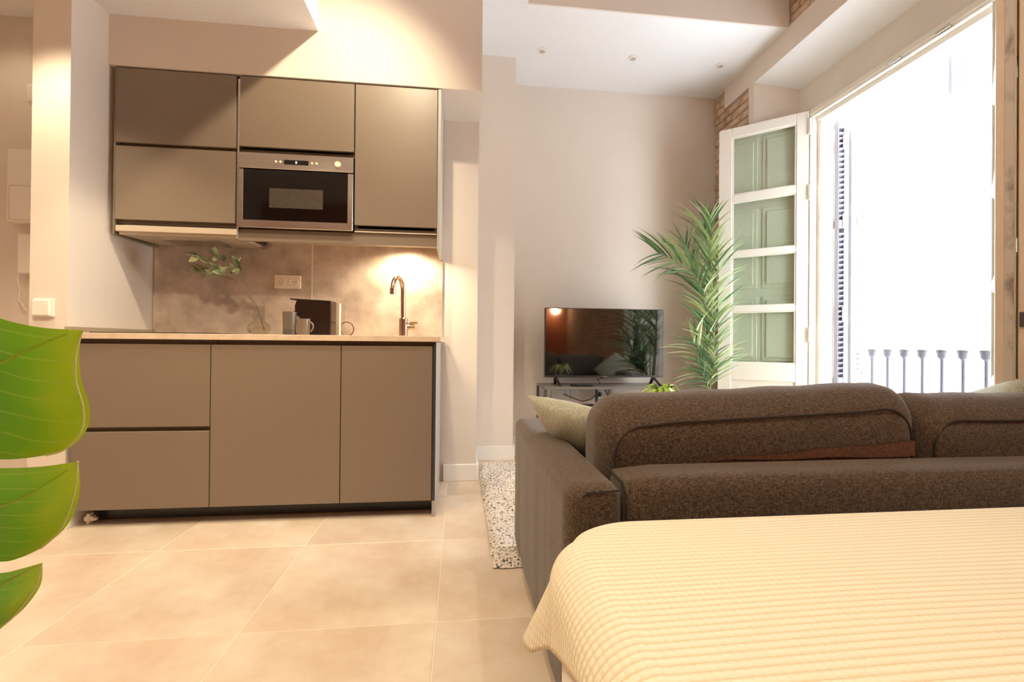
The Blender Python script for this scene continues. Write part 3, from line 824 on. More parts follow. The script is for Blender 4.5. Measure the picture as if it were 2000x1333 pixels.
for x in (0.745, 1.545):
    for s in (-1, 1):
        b = MB().hexa([(x - .014, 3.512 + .0 * s, .612), (x + .014, 3.512, .612), (x + .014, 3.53, .612), (x - .014, 3.53, .612)][:0] or
                      [(x + .02 - .008 + .03 * (1 if x > 1 else -1) * 0, 3.52 + s * .10 - .01, .5525), (x + .02 + .012, 3.52 + s * .10 - .01, .5525), (x + .02 + .012, 3.52 + s * .10 + .01, .5525), (x + .02 - .008, 3.52 + s * .10 + .01, .5525),
                       (x - .01, 3.51, .616), (x + .01, 3.51, .616), (x + .01, 3.53, .616), (x - .01, 3.53, .616)])
        b.build('foot', m_black, tv)
tag(MB().rbox(-0.085, 0.085, -.022, .022, 0, .016, 0.007, 3, Matrix.Translation((0.93, 3.415, .5525)) @ Matrix.Rotation(R(-8), 4, 'Z')).build('remote_control', m_black, None, True), 'black remote control lying on the television stand', 'remote')
for lab, x0, x1, n, bl in (('white double socket plate behind the stand near its left leg', 0.77, 0.925, 2, ()), ('white blank plate joined to the double socket behind the stand', 0.93, 1.01, 1, (0,)), ('white single socket with black plug behind the stand', 1.13, 1.215, 1, ()), ('white double socket behind the stand below the television centre', 1.25, 1.42, 2, ())):
    socket_plate(lab, x0, x1, 3.78, 0.452, 0.085, n, 'sockets behind the television', m_plastic, bl)
tag(MB().rbox(1.155, 1.19, 3.725, 3.769, 0.436, 0.468, 0.006, 2).tube([(1.172, 3.73, .45), (1.13, 3.735, .44), (1.09, 3.735, .41), (1.02, 3.735, .395), (0.93, 3.735, .43), (0.87, 3.76, .455)], 0.004, 6).build('plug_with_cord', m_black, None, True), 'black plug with trailing cord behind the television stand', 'cord')
tag(MB().tube([(1.19, 3.56, .64), (1.165, 3.62, .60), (1.15, 3.735, .585), (1.24, 3.745, .46), (1.27, 3.745, .30), (1.33, 3.745, .12)], 0.0035, 6).build('tv_cable', m_black, None, True), 'thin black cable hanging from the television', 'cable')

# rug
nx, ny = 90, 74
rg = MB()
def rugf(u, v):
    x = 0.138 + 1.38 * u; y = 1.77 + 1.50 * v
    e = min(u * 1.38, (1 - u) * 1.38, v * 1.5, (1 - v) * 1.5)
    z = 0.004 + 0.024 * min(1, e / 0.03)
    z += random.uniform(-.005, .006) if e > 0.001 else 0
    return (x + random.uniform(-.004, .004), y + random.uniform(-.005, .005), z)
rg.grid(nx, ny, rugf)
m_rug = bpy.data.materials.new('speckled_pile'); m_rug.use_nodes = True
nt = m_rug.node_tree; p = nt.nodes['Principled BSDF']; p.inputs['Roughness'].default_value = 0.95
tc = nt.nodes.new('ShaderNodeTexCoord')
n1 = nt.nodes.new('ShaderNodeTexNoise'); n1.inputs['Scale'].default_value = 95; n1.inputs['Detail'].default_value = 2
cr = nt.nodes.new('ShaderNodeValToRGB')
els = cr.color_ramp.elements
els[0].position = 0.34; els[0].color = srgb(70, 66, 70)
els[1].position = 0.46; els[1].color = srgb(226, 214, 202)
e2 = els.new(0.40); e2.color = srgb(150, 138, 132)
e3 = els.new(0.62); e3.color = srgb(240, 230, 220)
nt.links.new(tc.outputs['Object'], n1.inputs['Vector']); nt.links.new(n1.outputs[0], cr.inputs[0]); nt.links.new(cr.outputs[0], p.inputs['Base Color'])
bp = nt.nodes.new('ShaderNodeBump'); bp.inputs['Strength'].default_value = 0.8; bp.inputs['Distance'].default_value = 0.012
nt.links.new(n1.outputs[0], bp.inputs['Height']); nt.links.new(bp.outputs[0], p.inputs['Normal'])
tag(rg.build('rug', m_rug, None, True, angle=180), 'thick cream rug speckled with dark flecks in front of the television', 'rug')

# coffee table (hidden by the sofa) with spider plant
ct = thing('coffee_table', 'low round coffee table between the sofa and the television', 'coffee table', (1.06, 2.45, 0.028))
MB().lathe([(0.30, 0), (0.30, .02), (0.29, .025)], (1.06, 2.45, 0.42), 40).build('top', mat('light_wood', (176, 140, 104), 0.45, c2=(160, 124, 90), scale=5, stretch=(1, 12, 1)), ct)
for k in range(4):
    a = R(45 + 90 * k)
    MB().tube([(1.06 + .22 * math.cos(a), 2.45 + .22 * math.sin(a), .4198), (1.06 + .26 * math.cos(a), 2.45 + .26 * math.sin(a), .034)], 0.012, 10).build('leg', m_metal_dark, ct)
pp = thing('spider_plant', 'small bright green spider plant with arching striped leaves behind the sofa', 'plant', (1.06, 2.30, 0.446))
m_pot = mat('white_pot', (232, 226, 218), 0.5)
MB().lathe([(0.0001, 0), (0.045, 0), (0.058, .10), (0.053, .10), (0.048, .09), (0.0001, .09)], (1.06, 2.30, 0.4465), 28).build('pot', m_pot, pp, True)
m_sp1 = mat('spider_green', (150, 178, 52), 0.45, rnd=0.15)
m_sp2 = mat('spider_pale', (220, 224, 190), 0.45)
def strap(name, m, L, W, lift, drop, n=10):
    vs, fs = [], []
    for i in range(n + 1):
        t = i / n
        w = W / 2 * (1 - t ** 3) * (0.6 + 0.8 * min(1, t * 3)) + 0.0004
        x = L * (0.15 * t + 0.85 * t ** 1.5); z = lift * math.sin(min(t * 1.25, 1) * PI / 2) - drop * max(0, t - .45) ** 1.6
        vs += [(x, -w, z + w * .25), (x, 0, z), (x, w, z + w * .25)]
    for i in range(n):
        a = i * 3; fs += [(a, a + 3, a + 4, a + 1), (a + 1, a + 4, a + 5, a + 2)]
    return MB().add(vs, fs).mesh(name, m, True, angle=180)
spm = [strap('leaf', m_sp1, 0.15, 0.024, .14, .32), strap('leaf', m_sp1, 0.11, 0.022, .15, .24), strap('leaf', m_sp2, 0.16, 0.014, .145, .36)]
rs = random.Random(11)
for k in range(18):
    place('leaf', spm[k % 3], pp, mat=Matrix.Translation((1.06, 2.30, 0.545)) @ Matrix.Rotation(k * 2.4, 4, 'Z') @ Matrix.Rotation(rs.uniform(-.1, .1), 4, 'X') @ Matrix.Diagonal((1, 1, rs.uniform(.8, 1.02), 1)))

# palm
PX, PY = 1.725, 3.0
pl = thing('palm', 'tall artificial palm with narrow green leaflets beside the television', 'palm', (PX, PY, 0.03))
MB().lathe([(0.0001, 0), (0.12, 0), (0.15, .28), (0.14, .28), (0.13, .25), (0.0001, .25)], (PX, PY, 0.0305), 32).build('pot', mat('grey_pot', (120, 116, 110), 0.6), pl, True)
m_palm = [mat('palm_leaf', (112, 152, 104), 0.38, c2=(146, 178, 128), scale=12, rnd=0.25), mat('palm_leaf_pale', (176, 196, 146), 0.38, c2=(204, 216, 172), scale=12, rnd=0.15), mat('palm_leaf_deep', (84, 124, 92), 0.38, c2=(112, 148, 112), scale=12, rnd=0.2)]
m_rachis = mat('palm_rachis', (132, 140, 88), 0.6)
def palm_leaflet(m, L, W, droop):
    n = 6; vs, fs = [], []
    for i in range(n + 1):
        t = i / n
        w = W / 2 * (math.sin(PI * (0.12 + 0.88 * t) ** 0.75) if t < 1 else 0.03)
        z = -droop * L * t * t
        vs += [(t * L, -w, z + .3 * w), (t * L, 0, z - .2 * w), (t * L, w, z + .3 * w)]
    for i in range(n):
        a = i * 3; fs += [(a, a + 3, a + 4, a + 1), (a + 1, a + 4, a + 5, a + 2)]
    return MB().add(vs, fs).mesh('leaflet', m, True, angle=180)
plm = [palm_leaflet(m_palm[k % 3], L * 1.12, .027, dr) for k, (L, dr) in enumerate(((.26, .22), (.24, .30), (.28, .16), (.22, .10), (.25, .4), (.24, .2)))]
rp = random.Random(5)
def frond(path, n, t0, spread, droop_dir, sc0=1.0, pale=False):
    path = [Vector(p) for p in path]
    # smooth the path
    for _ in range(2):
        q = [path[0]]
        for a, b in zip(path, path[1:]): q += [a.lerp(b, .25), a.lerp(b, .75)]
        q.append(path[-1]); path = q
    fr_ = MB().tube(path, [0.007 * (1 - 0.75 * i / (len(path) - 1)) for i in range(len(path))], 6).build('frond', m_rachis, pl, True)
    for k in range(n):
        t = t0 + (1 - t0) * (k + .5) / n
        p, d = along(path, t)
        side_v = d.cross(Vector(droop_dir)).normalized()
        s = 1 if k % 2 else -1
        out = side_v * s * spread * (1.0 - 0.35 * t) + d * (0.75 + 0.5 * t) + Vector((rp.uniform(-.15, .15), rp.uniform(-.15, .15), rp.uniform(-.12, .12)))
        sc = sc0 * (0.62 + 0.5 * math.sin(PI * min(1, max(0, (t - t0) / (1 - t0) * .85 + .12)))) * rp.uniform(.85, 1.1)
        place('leaflet', plm[(1 if rp.random() < .45 else rp.randrange(6)) if pale else rp.randrange(6)], fr_, mat=orient(p, out, s * rp.uniform(-.2, .5), sc))
def V(px, py, Y): return atY(px, py, Y)
base = Vector((PX, PY, 0.28))
FR = [
    ([base, V(1386, 745, 3.0), V(1392, 600, 2.98), V(1388, 500, 2.97), V(1388, 425, 2.97)], 30, 0.42, 0.8, (0, -1, .2)),
    ([base, V(1384, 745, 2.98), V(1380, 620, 2.93), V(1366, 548, 2.90), V(1335, 515, 2.88), V(1285, 494, 2.86)], 32, 0.40, 1.1, (0, -1, .3)),
    ([base, V(1386, 745, 3.02), V(1396, 640, 3.02), V(1398, 560, 3.03), V(1404, 490, 3.05)], 26, 0.35, 0.95, (0, -1, .2)),
    ([base, V(1384, 750, 2.97), V(1384, 680, 2.9), V(1380, 620, 2.86), V(1374, 570, 2.84)], 26, 0.30, 1.0, (0, -1, .1)),
    ([base, V(1386, 755, 2.97), V(1390, 710, 2.9), V(1392, 660, 2.87), V(1396, 620, 2.85)], 24, 0.30, 1.0, (0, -1, .1)),
    ([base, V(1384, 760, 2.98), V(1378, 720, 2.93), V(1366, 690, 2.9), V(1352, 665, 2.88)], 22, 0.34, 1.0, (0, -1, .1)),
    ([base, V(1384, 745, 3.05), V(1376, 620, 3.1), V(1360, 540, 3.12), V(1340, 480, 3.13)], 24, 0.42, 0.9, (0, -1, .3)),
    ([base, V(1386, 765, 2.96), V(1388, 745, 2.9), V(1392, 722, 2.86), V(1398, 700, 2.83)], 22, 0.36, 1.2, (0, -1, .0)),
    ([base, V(1384, 765, 2.97), V(1380, 750, 2.94), V(1374, 735, 2.9), V(1366, 722, 2.88)], 18, 0.40, 1.2, (0, -1, .0)),
    ([base, V(1386, 700, 3.04), V(1388, 560, 3.06), V(1380, 470, 3.06), V(1372, 440, 3.06)], 24, 0.5, 0.75, (0, -1, .2)),
]
for i, a in enumerate(FR): frond(*a, sc0=(0.92, 1.0, .92, .9, .9, .9, 1.0, .8, .8, .92)[i], pale=i in (0, 2, 3, 4))

# =================================================================== SOFA
so = thing('sofa', 'dark brown woven sofa seen from behind beside the bed', 'sofa', (1.2, 1.45, 0))
def soft_box(x0, x1, y0, y1, z0, z1, r, bulge=(0, 0, 0), n=10, seed=1, wrinkle=0.0, fn=None):
    # rounded, slightly bulging cushion body
    b = MB()
    cx, cy_, cz = (x0 + x1) / 2, (y0 + y1) / 2, (z0 + z1) / 2
    hx, hy, hz = (x1 - x0) / 2, (y1 - y0) / 2, (z1 - z0) / 2
    bm = bmesh.new()
    bmesh.ops.create_cube(bm, size=2)
    bmesh.ops.subdivide_edges(bm, edges=bm.edges[:], cuts=n, use_grid_fill=True)
    vs = []
    for v in bm.verts:
        q = []
        co = v.co
        p = Vector((co.x * hx, co.y * hy, co.z * hz))
        # rounding: clamp to inner box then push out by r
        inner = Vector((max(-hx + r, min(hx - r, p.x)), max(-hy + r, min(hy - r, p.y)), max(-hz + r, min(hz - r, p.z))))
        d = p - inner
        if d.length > 1e-9:
            # cube-to-sphere style
            m_ = max(abs(d.x), abs(d.y), abs(d.z))
            d = d.normalized() * m_
        p = inner + d
        fx, fy, fz = p.x / hx, p.y / hy, p.z / hz
        p.x += bulge[0] * (1 - fy * fy) * (1 - fz * fz) * (1 if fx > 0 else -1) * abs(fx)
        p.y += bulge[1] * (1 - fx * fx) * (1 - fz * fz) * (1 if fy > 0 else -1) * abs(fy)
        p.z += bulge[2] * (1 - fx * fx) * (1 - fy * fy) * (1 if fz > 0 else -1) * abs(fz)
        w = p + Vector((cx, cy_, cz))
        if fn: w = fn(w)
        vs.append(w)
    bm.verts.index_update()
    b.add(vs, [[v.index for v in f.verts] for f in bm.faces])
    bm.free()
    return b
AX0, AX1 = 0.232, 0.362
SYB, SYF = 0.965, 1.915
def armfn(w):
    # arm face: slightly rounded, drawn in folds along the outer side
    k = 0.003 * math.exp(-((w.y - 1.17) / .012) ** 2) + 0.003 * math.exp(-((w.y - 1.30) / .012) ** 2) + 0.0025 * math.exp(-((w.y - 1.72) / .02) ** 2) + 0.001 * math.sin(w.y * 31)
    if w.x < AX0 + .04: w.x += k * min(1, (0.58 - w.z) * 6)
    return w
soft_box(AX0, AX1, SYB, SYF, 0.045, 0.566, 0.035, (0.004, 0, 0.006), 40, fn=armfn).build('arm', m_sofa, so, True, angle=180)
soft_box(1.865, 1.995, SYB, SYF, 0.045, 0.566, 0.035, (0.004, 0, 0.006), 12).build('arm', m_sofa, so, True, angle=180)
soft_box(AX1 + .004, 1.861, SYB + .004, SYB + .135, 0.045, 0.582, 0.028, (0, .002, .004), 14).build('back_frame', m_sofa, so, True, angle=180)
soft_box(AX1 + .004, 1.861, SYB + .14, SYF - .01, 0.045, 0.27, 0.02, (0, 0, 0), 8).build('base', m_sofa, so, True, angle=180)
for x0, x1 in ((AX1 + .006, 1.235), (1.24, 1.860)):
    soft_box(x0, x1, SYB + .30, SYF + .01, 0.272, 0.43, 0.035, (0, 0.004, .014), 10).build('seat_cushion', m_sofa, so, True, angle=180)
def backcushion(x0, x1, zl, zr, y0=1.095, y1=1.285, z0=0.44):
    n = 30
    def top(x): t = (x - x0) / (x1 - x0); return zl + (zr - zl) * t
    def fn(w):
        # lean the cushion and follow the sloping top
        t = (w.z - z0) / 0.27
        w.z = z0 + (top(w.x) - z0) * t
        f = (w.y - y0) / (y1 - y0)
        w.z += 0.036 * max(0, t) ** 2 * math.sin(PI * min(1, max(0, f))) * 1.0 + 0.012 * f * t
        w.z += 0.003 * math.sin(w.x * 31) * t * f
        return w
    o = soft_box(x0, x1, y0, y1, z0, z0 + .27, 0.065, (0.006, 0.004, 0.0), 26, fn=fn).build('back_cushion', m_sofa, so, True, angle=180)
    # seam along the rear edge
    r = 0.08; e = 0.032
    yp = y0 + .005; dz = 0.025
    pts = [(x0 + e, yp, z0 + .03), (x0 + e, yp - .002, top(x0) - r - .03)]
    for k in range(7):
        a = R(180 - 15 * k)
        pts.append((x0 + e + r + r * math.cos(a), yp, top(x0) - r - dz + r * math.sin(a)))
    for k in range(1, 9):
        x = x0 + e + r + (x1 - x0 - 2 * e - 2 * r) * k / 9
        pts.append((x, yp - .001, top(x) - dz))
    for k in range(7):
        a = R(90 - 15 * k)
        pts.append((x1 - e - r + r * math.cos(a), yp, top(x1) - r - dz + r * math.sin(a)))
    pts.append((x1 - e, yp, z0 + .03))
    MB().tube(pts, 0.0032, 6).build('piping', m_seam, o, True)
backcushion(0.352, 1.243, 0.697, 0.735)
backcushion(1.247, 1.858, 0.702, 0.698)
MB().tube([(AX1 + .002, SYB + .012, 0.08), (AX1 + .002, SYB + .012, 0.54), (AX1 + .002, SYB + .03, 0.568), (AX1 + .002, SYB + .13, 0.574)], 0.0035, 6).build('piping', m_seam, so, True)
MB().tube([(AX0 + .03, SYB + .004, 0.10), (AX0 + .03, SYB + .004, 0.535), (AX0 + .045, SYB + .003, 0.552), (AX1 - .012, SYB + .003, 0.556)], 0.0022, 6).build('piping', m_seam, so, True)
for x in (0.29, 1.93):
    for y in (1.02, 1.72):
        MB().lathe([(0.018, 0), (0.024, .06)], (x, y, 0.0), 14).build('leg', m_black, so)

# cushions on the sofa
def pillow(label, Tm, S, thick, m, n=18):
    vs = {}
    b = MB()
    for sgn in (1, -1):
        def f(u, v):
            a, c = 2 * u - 1, 2 * v - 1
            pin = 1 - 0.07 * (1 - abs(a) ** 2) * 0 
            k = 1 - 0.06 * (1 - c * c) * abs(a) ** 4; l = 1 - 0.06 * (1 - a * a) * abs(c) ** 4
            hgt = thick * ((1 - abs(a) ** 2.4) * (1 - abs(c) ** 2.4)) ** 0.55
            hgt += 0.004 * math.sin(9 * a + 5 * c) * (1 - a * a) * (1 - c * c)
            return Tm @ Vector((a * S * k, sgn * hgt, c * S * l))
        b.grid(n, n, f)
    o = b.build('cushion', m, None, True, angle=180)
    return tag(o, label, 'cushion', None)
def pframe(corner, a, c, S):
    a = Vector(a).normalized(); c = Vector(c); c = (c - a * a.dot(c)).normalized(); n = c.cross(a)
    ctr = Vector(corner) + (a + c) * S
    return Matrix.Translation(ctr) @ Matrix(((a.x, n.x, c.x), (a.y, n.y, c.y), (a.z, n.z, c.z))).to_4x4()
pillow('sage green linen cushion leaning on the sofa arm', pframe((0.222, 1.50, 0.708), (.56, -.82, -.06), (.60, .30, -.74), 0.168), 0.168, 0.055, m_sage)
pillow('sage green linen cushion at the window end of the sofa', pframe((1.99, 1.36, 0.785), (-.62, -.10, -.50), (-.1, .75, -.5), 0.19), 0.19, 0.055, m_sage)
# rust cloth squeezed behind the cushion
cl = MB()
for yy in (1.0805, 1.0885):
    cl.grid(24, 4, lambda u, v: (0.60 + 0.60 * u, yy, 0.588 + v * (0.002 + 0.038 * u ** 1.2) + 0.002 * math.sin(u * 13)))
tag(cl.build('folded_cloth', m_rust, None, True, angle=180), 'rust brown folded cloth tucked behind the sofa cushion', 'cloth')

# =================================================================== BED
bd = thing('bed', 'low bed with white valance in front of the sofa', 'bed', (0.93, -0.1, 0))
BX0, BX1, BY0, BY1, BZ = 0.16, 1.62, -1.05, 0.885, 0.522
RC = 0.22
MB().prism([(BX0 + a, BY0 + b) for a, b in rounded(BX1 - BX0, BY1 - BY0, RC, 10)], 'z', 0.28, BZ - .04).prism([(BX0 + .02 + a, BY0 + .02 + b) for a, b in rounded(BX1 - BX0 - .04, BY1 - BY0 - .04, RC - .02, 10)], 'z', BZ - .04, BZ - .006).build('mattress', m_sheet, bd)
MB().prism([(BX0 + .02 + a, BY0 + .02 + b) for a, b in rounded(BX1 - BX0 - .04, BY1 - BY0 - .04, RC, 10)], 'z', 0.06, 0.279).build('base', m_sheet, bd)
vl = MB()
per = [(BX0 - .004, BY0), (BX0 - .004, BY1 - .03)]
def valance(u, v):
    # left side, round the corner, then the foot end
    La = BY1 - BY0 - RC; Lc = RC * PI / 2; Lb = BX1 - BX0 - RC
    s = u * (La + Lc + Lb)
    if s < La: x, y, nx_, ny_ = BX0, BY0 + s, -1, 0
    elif s < La + Lc:
        a = (s - La) / RC; nx_, ny_ = -math.cos(a), math.sin(a)
        x, y = BX0 + RC + nx_ * RC, BY1 - RC + ny_ * RC
    else: x, y, nx_, ny_ = BX0 + RC + (s - La - Lc), BY1, 0, 1
    d = -0.004 + (1 - v) * 0.05 + 0.005 * math.sin(s * 40) * (1 - v)
    return (x + nx_ * d, y + ny_ * d, 0.012 + v * 0.29)
vl.grid(150, 8, valance).build('valance', m_sheet, bd, True, angle=180)
for x in (BX0 + .06, BX1 - .06):
    for y in (BY0 + .08, BY1 - .08):
        MB().lathe([(0.02, 0), (0.025, .059)], (x, y, 0.0), 12).build('leg', m_black, bd)

# knitted blanket
EX0, EX1, EY1 = BX0 - .013, BX1 + .013, BY1 + .013
bl = MB(); uvl = []
OVL, OVF = 0.185, 0.25
rr_ = 0.065
RC2 = 0.19
U0, U1 = EX0 + rr_ - OVL - 0.03, EX1 + 0.12
V0, V1 = -0.75, EY1 - rr_ + OVF + 0.03
nu, nv = 190, 190
def fold(d):
    # arc over the edge then hang
    q = rr_ * PI / 2
    if d <= 0: return 0, 0
    if d < q:
        a = d / rr_; return rr_ * math.sin(a), rr_ * (1 - math.cos(a))
    return rr_, rr_ + (d - q)
for j in range(nv + 1):
    for i in range(nu + 1):
        v = V0 + (V1 - V0) * j / nv
        UL = U0 + 0.40 * min(0.40, max(0, 0.80 - v))       # the cloth lies a little askew
        u = UL + (U1 - UL) * i / nu
        du = max(0, (EX0 + rr_) - u); dv = max(0, v - (EY1 - rr_))
        dr_ = max(0, u - (EX1 - rr_))
        zt = BZ + 0.0155
        if dr_ > 0:
            o, h = fold(dr_); x, y, z = EX1 - rr_ + o, min(v, EY1 - rr_) + fold(dv)[0], zt - h - fold(dv)[1]
        elif u < EX0 + RC2 and v > EY1 - RC2:
            # rounded corner: the cloth turns down around it and flares into a loose fold
            cu, cv = EX0 + RC2 - u, v - (EY1 - RC2)
            rad = math.hypot(cu, cv); a = math.atan2(cv, cu)
            d = rad - (RC2 - rr_)
            CU, CV = EX0 + RC2 - UL, V1 - (EY1 - RC2)
            if d > 0:
                de = min(CU / max(math.cos(a), 1e-6), CV / max(math.sin(a), 1e-6)) - (RC2 - rr_)
                dl, df = CU - (RC2 - rr_), CV - (RC2 - rr_)
                d *= (dl + (df - dl) * (a / (PI / 2)) ** 2) / de
            o, h = fold(d)
            R0 = (RC2 - rr_) + o if d > 0 else rad
            hang = max(0, d - rr_ * PI / 2)
            w2 = math.sin(2 * a) ** 2
            R0 -= 0.016 * math.exp(-((a - R(38)) / 0.12) ** 2) * min(1, max(0, d) / 0.09)
            fl_ = 0.75 * hang * w2 + 0.10 * hang * math.sin(6 * a)
            x = EX0 + RC2 - (R0 + fl_) * math.cos(a); y = EY1 - RC2 + (R0 + fl_ * .25) * math.sin(a); z = zt - h
        elif du > 0:
            o, h = fold(du); x, y, z = EX0 + rr_ - o - 0.05 * max(0, h - rr_), v, zt - h
            x += 0.004 * math.sin(v * 22) * min(1, max(0, h - .03) * 8)
        elif dv > 0:
            o, h = fold(dv); x, y, z = u, EY1 - rr_ + o, zt - h
        else:
            x, y, z = u, v, zt
        if du == 0 and dv == 0:
            z += 0.0025 * math.sin(x * 7 + 1) * math.sin(y * 9)
        bl.v.append((x, y, z)); uvl.append((u, v))
for j in range(nv):
    for i in range(nu):
        a = j * (nu + 1) + i
        bl.f.append((a, a + 1, a + nu + 2, a + nu + 1))
m_knit = bpy.data.materials.new('cream_waffle_knit'); m_knit.use_nodes = True
nt = m_knit.node_tree; N = nt.nodes; L = nt.links
p = N['Principled BSDF']; p.inputs['Roughness'].default_value = 0.95; p.inputs['Specular IOR Level'].default_value = 0.1
p.inputs['Sheen Weight'].default_value = 0.15
uvn = N.new('ShaderNodeUVMap'); sx = N.new('ShaderNodeSeparateXYZ'); L.new(uvn.outputs[0], sx.inputs[0])
def mth(op, a, b=None):
    n = N.new('ShaderNodeMath'); n.operation = op
    for k, q in enumerate((a, b)):
        if q is None: continue
        if isinstance(q, (int, float)): n.inputs[k].default_value = q
        else: L.new(q, n.inputs[k])
    return n.outputs[0]
PU, PV = 0.0125, 0.0125
su = mth('ABSOLUTE', mth('SINE', mth('MULTIPLY', sx.outputs[0], PI / PU)))
sv = mth('ABSOLUTE', mth('SINE', mth('MULTIPLY', sx.outputs[1], PI / PV)))
h_ = mth('ADD', mth('MULTIPLY', sv, 0.5), mth('MULTIPLY', mth('MULTIPLY', su, sv), 0.5))
cr = N.new('ShaderNodeValToRGB')
cr.color_ramp.elements[0].position = 0.1; cr.color_ramp.elements[0].color = srgb(226, 208, 172)
cr.color_ramp.elements[1].position = 0.55; cr.color_ramp.elements[1].color = srgb(239, 228, 203)
L.new(h_, cr.inputs[0]); L.new(cr.outputs[0], p.inputs['Base Color'])
bp = N.new('ShaderNodeBump'); bp.inputs['Strength'].default_value = 0.5; bp.inputs['Distance'].default_value = 0.004
L.new(h_, bp.inputs['Height']); L.new(bp.outputs[0], p.inputs['Normal'])
ko = bl.build('blanket', m_knit, None, True, uvs=uvl, angle=180)
tag(ko, 'cream waffle-knit blanket spread over the bed with hanging corner', 'blanket')
sm = ko.modifiers.new('thickness', 'SOLIDIFY'); sm.thickness = 0.009; sm.offset = -1

# =================================================================== MONSTERA
mo = thing('monstera', 'large bright green monstera leaf beside the kitchen drawers', 'plant', (-0.86, 0.42, 0))
YM = 0.42
m_mon = bpy.data.materials.new('monstera_leaf'); m_mon.use_nodes = True
nt = m_mon.node_tree; N = nt.nodes; L = nt.links
p = N['Principled BSDF']; p.inputs['Roughness'].default_value = 0.38
p.inputs['Subsurface Weight'].default_value = 0.0
uvn = N.new('ShaderNodeUVMap')
sx = N.new('ShaderNodeSeparateXYZ'); L.new(uvn.outputs[0], sx.inputs[0])
cr = N.new('ShaderNodeValToRGB')
els = cr.color_ramp.elements
els[0].position = 0.0; els[0].color = srgb(72, 142, 28)
els[1].position = 1.0; els[1].color = srgb(164, 186, 30)
e2 = els.new(0.6); e2.color = srgb(110, 166, 26)
nz = N.new('ShaderNodeTexNoise'); nz.inputs['Scale'].default_value = 3; L.new(uvn.outputs[0], nz.inputs['Vector'])
ad = N.new('ShaderNodeMath'); ad.operation = 'MULTIPLY_ADD'; ad.inputs[1].default_value = 0.5; L.new(nz.outputs[0], ad.inputs[0])
sb = N.new('ShaderNodeMath'); sb.operation = 'SUBTRACT'; sb.inputs[1].default_value = 0.25; L.new(sx.outputs[0], sb.inputs[0])
L.new(sb.outputs[0], ad.inputs[2]); L.new(ad.outputs[0], cr.inputs[0])
wv = N.new('ShaderNodeTexWave'); wv.wave_type = 'BANDS'; wv.bands_direction = 'Y'; wv.inputs['Scale'].default_value = 2.2; wv.inputs['Distortion'].default_value = 2.5; wv.inputs['Detail'].default_value = 1; wv.inputs['Detail Scale'].default_value = 0.6
L.new(uvn.outputs[0], wv.inputs['Vector'])
r2 = N.new('ShaderNodeValToRGB'); r2.color_ramp.elements[0].position = 0.955; r2.color_ramp.elements[1].position = 1.0
L.new(wv.outputs[0], r2.inputs[0])
mx = N.new('ShaderNodeMix'); mx.data_type = 'RGBA'; mx.inputs[7].default_value = srgb(150, 184, 60)
ml = N.new('ShaderNodeMath'); ml.operation = 'MULTIPLY'; ml.inputs[1].default_value = 0.55
L.new(r2.outputs[0], ml.inputs[0]); L.new(ml.outputs[0], mx.inputs[0]); L.new(cr.outputs[0], mx.inputs[6])
L.new(mx.outputs[2], p.inputs['Base Color'])
tl = N.new('ShaderNodeBsdfTranslucent'); L.new(mx.outputs[2], tl.inputs[0])
ms = N.new('ShaderNodeMixShader'); ms.inputs[0].default_value = 0.35
L.new(p.outputs[0], ms.inputs[1]); L.new(tl.outputs[0], ms.inputs[2]); L.new(ms.outputs[0], N['Material Output'].inputs[0])
m_vein = mat('monstera_vein', (158, 188, 48), 0.45)
m_rim = mat('monstera_rim', (196, 208, 140), 0.45)
def bez(pts, t):
    # Catmull-Rom through pixel points
    n = len(pts) - 1; f = t * n; i = min(int(f), n - 1); f -= i
    P0 = pts[max(i - 1, 0)]; P1 = pts[i]; P2 = pts[i + 1]; P3 = pts[min(i + 2, n)]
    return tuple(0.5 * ((2 * b) + (c - a) * f + (2 * a - 5 * b + 4 * c - d) * f * f + (3 * b - a - 3 * c + d) * f ** 3) for a, b, c, d in zip(P0, P1, P2, P3))
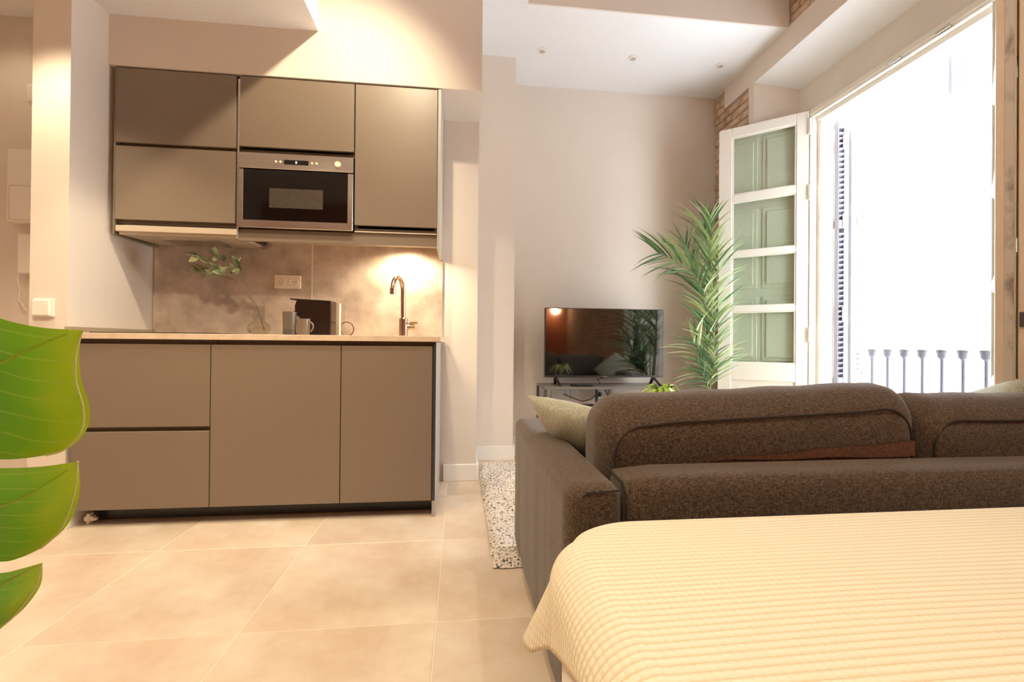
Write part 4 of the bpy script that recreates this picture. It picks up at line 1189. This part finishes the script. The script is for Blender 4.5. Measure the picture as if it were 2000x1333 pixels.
def lobe(topc, tipc, botc, vein, nu=26, nv=20):
    b = MB(); uv = []
    pts = {}
    def surf(px, py):
        s = abs(px + 160) / 325.0
        Y = YM - 0.035 * math.sin(max(0, min(1, s)) * 2.2) + 0.00006 * (py - 900)
        return atY(px, py, Y)
    # Coons patch: s along top/bottom from midrib to tip, t down the tip edge
    P00, P10 = topc[0], topc[-1]; P01, P11 = botc[0], botc[-1]
    for j in range(nv + 1):
        for i in range(nu + 1):
            s, t = i / nu, j / nv
            c1 = [a * (1 - t) + c * t for a, c in zip(bez(topc, s), bez(botc, s))]
            l_ = [a * (1 - t) + c * t for a, c in zip(P00, P01)]
            e_ = bez(tipc, t)
            c2 = [a * (1 - s) + c * s for a, c in zip(l_, e_)]
            bil = [(1 - s) * (1 - t) * a + s * (1 - t) * c + (1 - s) * t * d + s * t * e for a, c, d, e in zip(P00, P10, P01, P11)]
            q = [x + y - z for x, y, z in zip(c1, c2, bil)]
            w = surf(*q)
            w.y += 0.006 * math.sin(PI * t)
            b.v.append(tuple(w)); uv.append((s, t))
    for j in range(nv):
        for i in range(nu):
            a = j * (nu + 1) + i
            b.f.append((a, a + 1, a + nu + 2, a + nu + 1))
    o = b.build('leaf_lobe', m_mon, mo, True, uvs=uv, angle=180)
    def off(px, py): w = surf(px, py); w.y += 0.001; return w
    MB().tube([off(*bez(vein, k / 14)) for k in range(15)], [0.0016 * (1 - 0.8 * k / 14) for k in range(15)], 6).build('vein', m_vein, o, True)
    rim = [surf(*bez(tipc, k / 20)) + Vector((0, 0.0, 0)) for k in range(21)]
    MB().tube(rim, 0.0007, 5).build('rim', m_rim, o, True)
LOBES = [([(-160, 520), (-80, 585), (0, 622), (80, 640), (162, 645)], [(162, 645), (148, 690), (148, 745), (162, 795), (160, 840), (128, 878), (90, 890)], [(-160, 870), (-80, 892), (0, 898), (45, 896), (90, 890)], [(-160, 790), (-60, 742), (40, 690), (130, 652)]),
    ([(-160, 905), (-80, 912), (0, 915), (80, 912), (152, 902)], [(152, 902), (148, 950), (135, 1000), (115, 1040), (80, 1072)], [(-160, 1060), (-80, 1090), (0, 1098), (40, 1090), (80, 1072)], [(-160, 1050), (-60, 1010), (40, 975), (130, 920)]),
    ([(-160, 1080), (-80, 1120), (0, 1120), (40, 1112), (82, 1100)], [(82, 1100), (72, 1140), (55, 1170), (30, 1202), (0, 1228)], [(-160, 1290), (-110, 1288), (-60, 1272), (-30, 1250), (0, 1228)], [(-160, 1210), (-80, 1180), (0, 1145), (70, 1106)])]
for lb in LOBES:
    lobe(*lb)
    lobe(*[[(-320 - x, y) for x, y in c] for c in lb])        # the other half of the leaf
# midrib, stalk, pot and soil (beyond the frame)
def mp(px, py): return atY(px, py, YM)
MB().tube([mp(-162, 520), mp(-165, 800), mp(-160, 1080), mp(-158, 1290)], [0.004, .0035, .003, .002], 8).build('midrib', m_vein, mo, True)
top = mp(-162, 520)
MB().tube([top, top + Vector((-.06, .0, .02)), top + Vector((-.16, 0, -.10)), Vector((-.84, .42, .55)), Vector((-.86, .42, .24))], [0.005, .006, .007, .008, .009], 8).build('stalk', m_vein, mo, True)
MB().lathe([(0.0001, 0), (0.11, 0), (0.14, .24), (0.13, .24), (0.12, .22), (0.0001, .22)], (-.86, .42, 0.0), 32).build('pot', m_pot, mo, True)
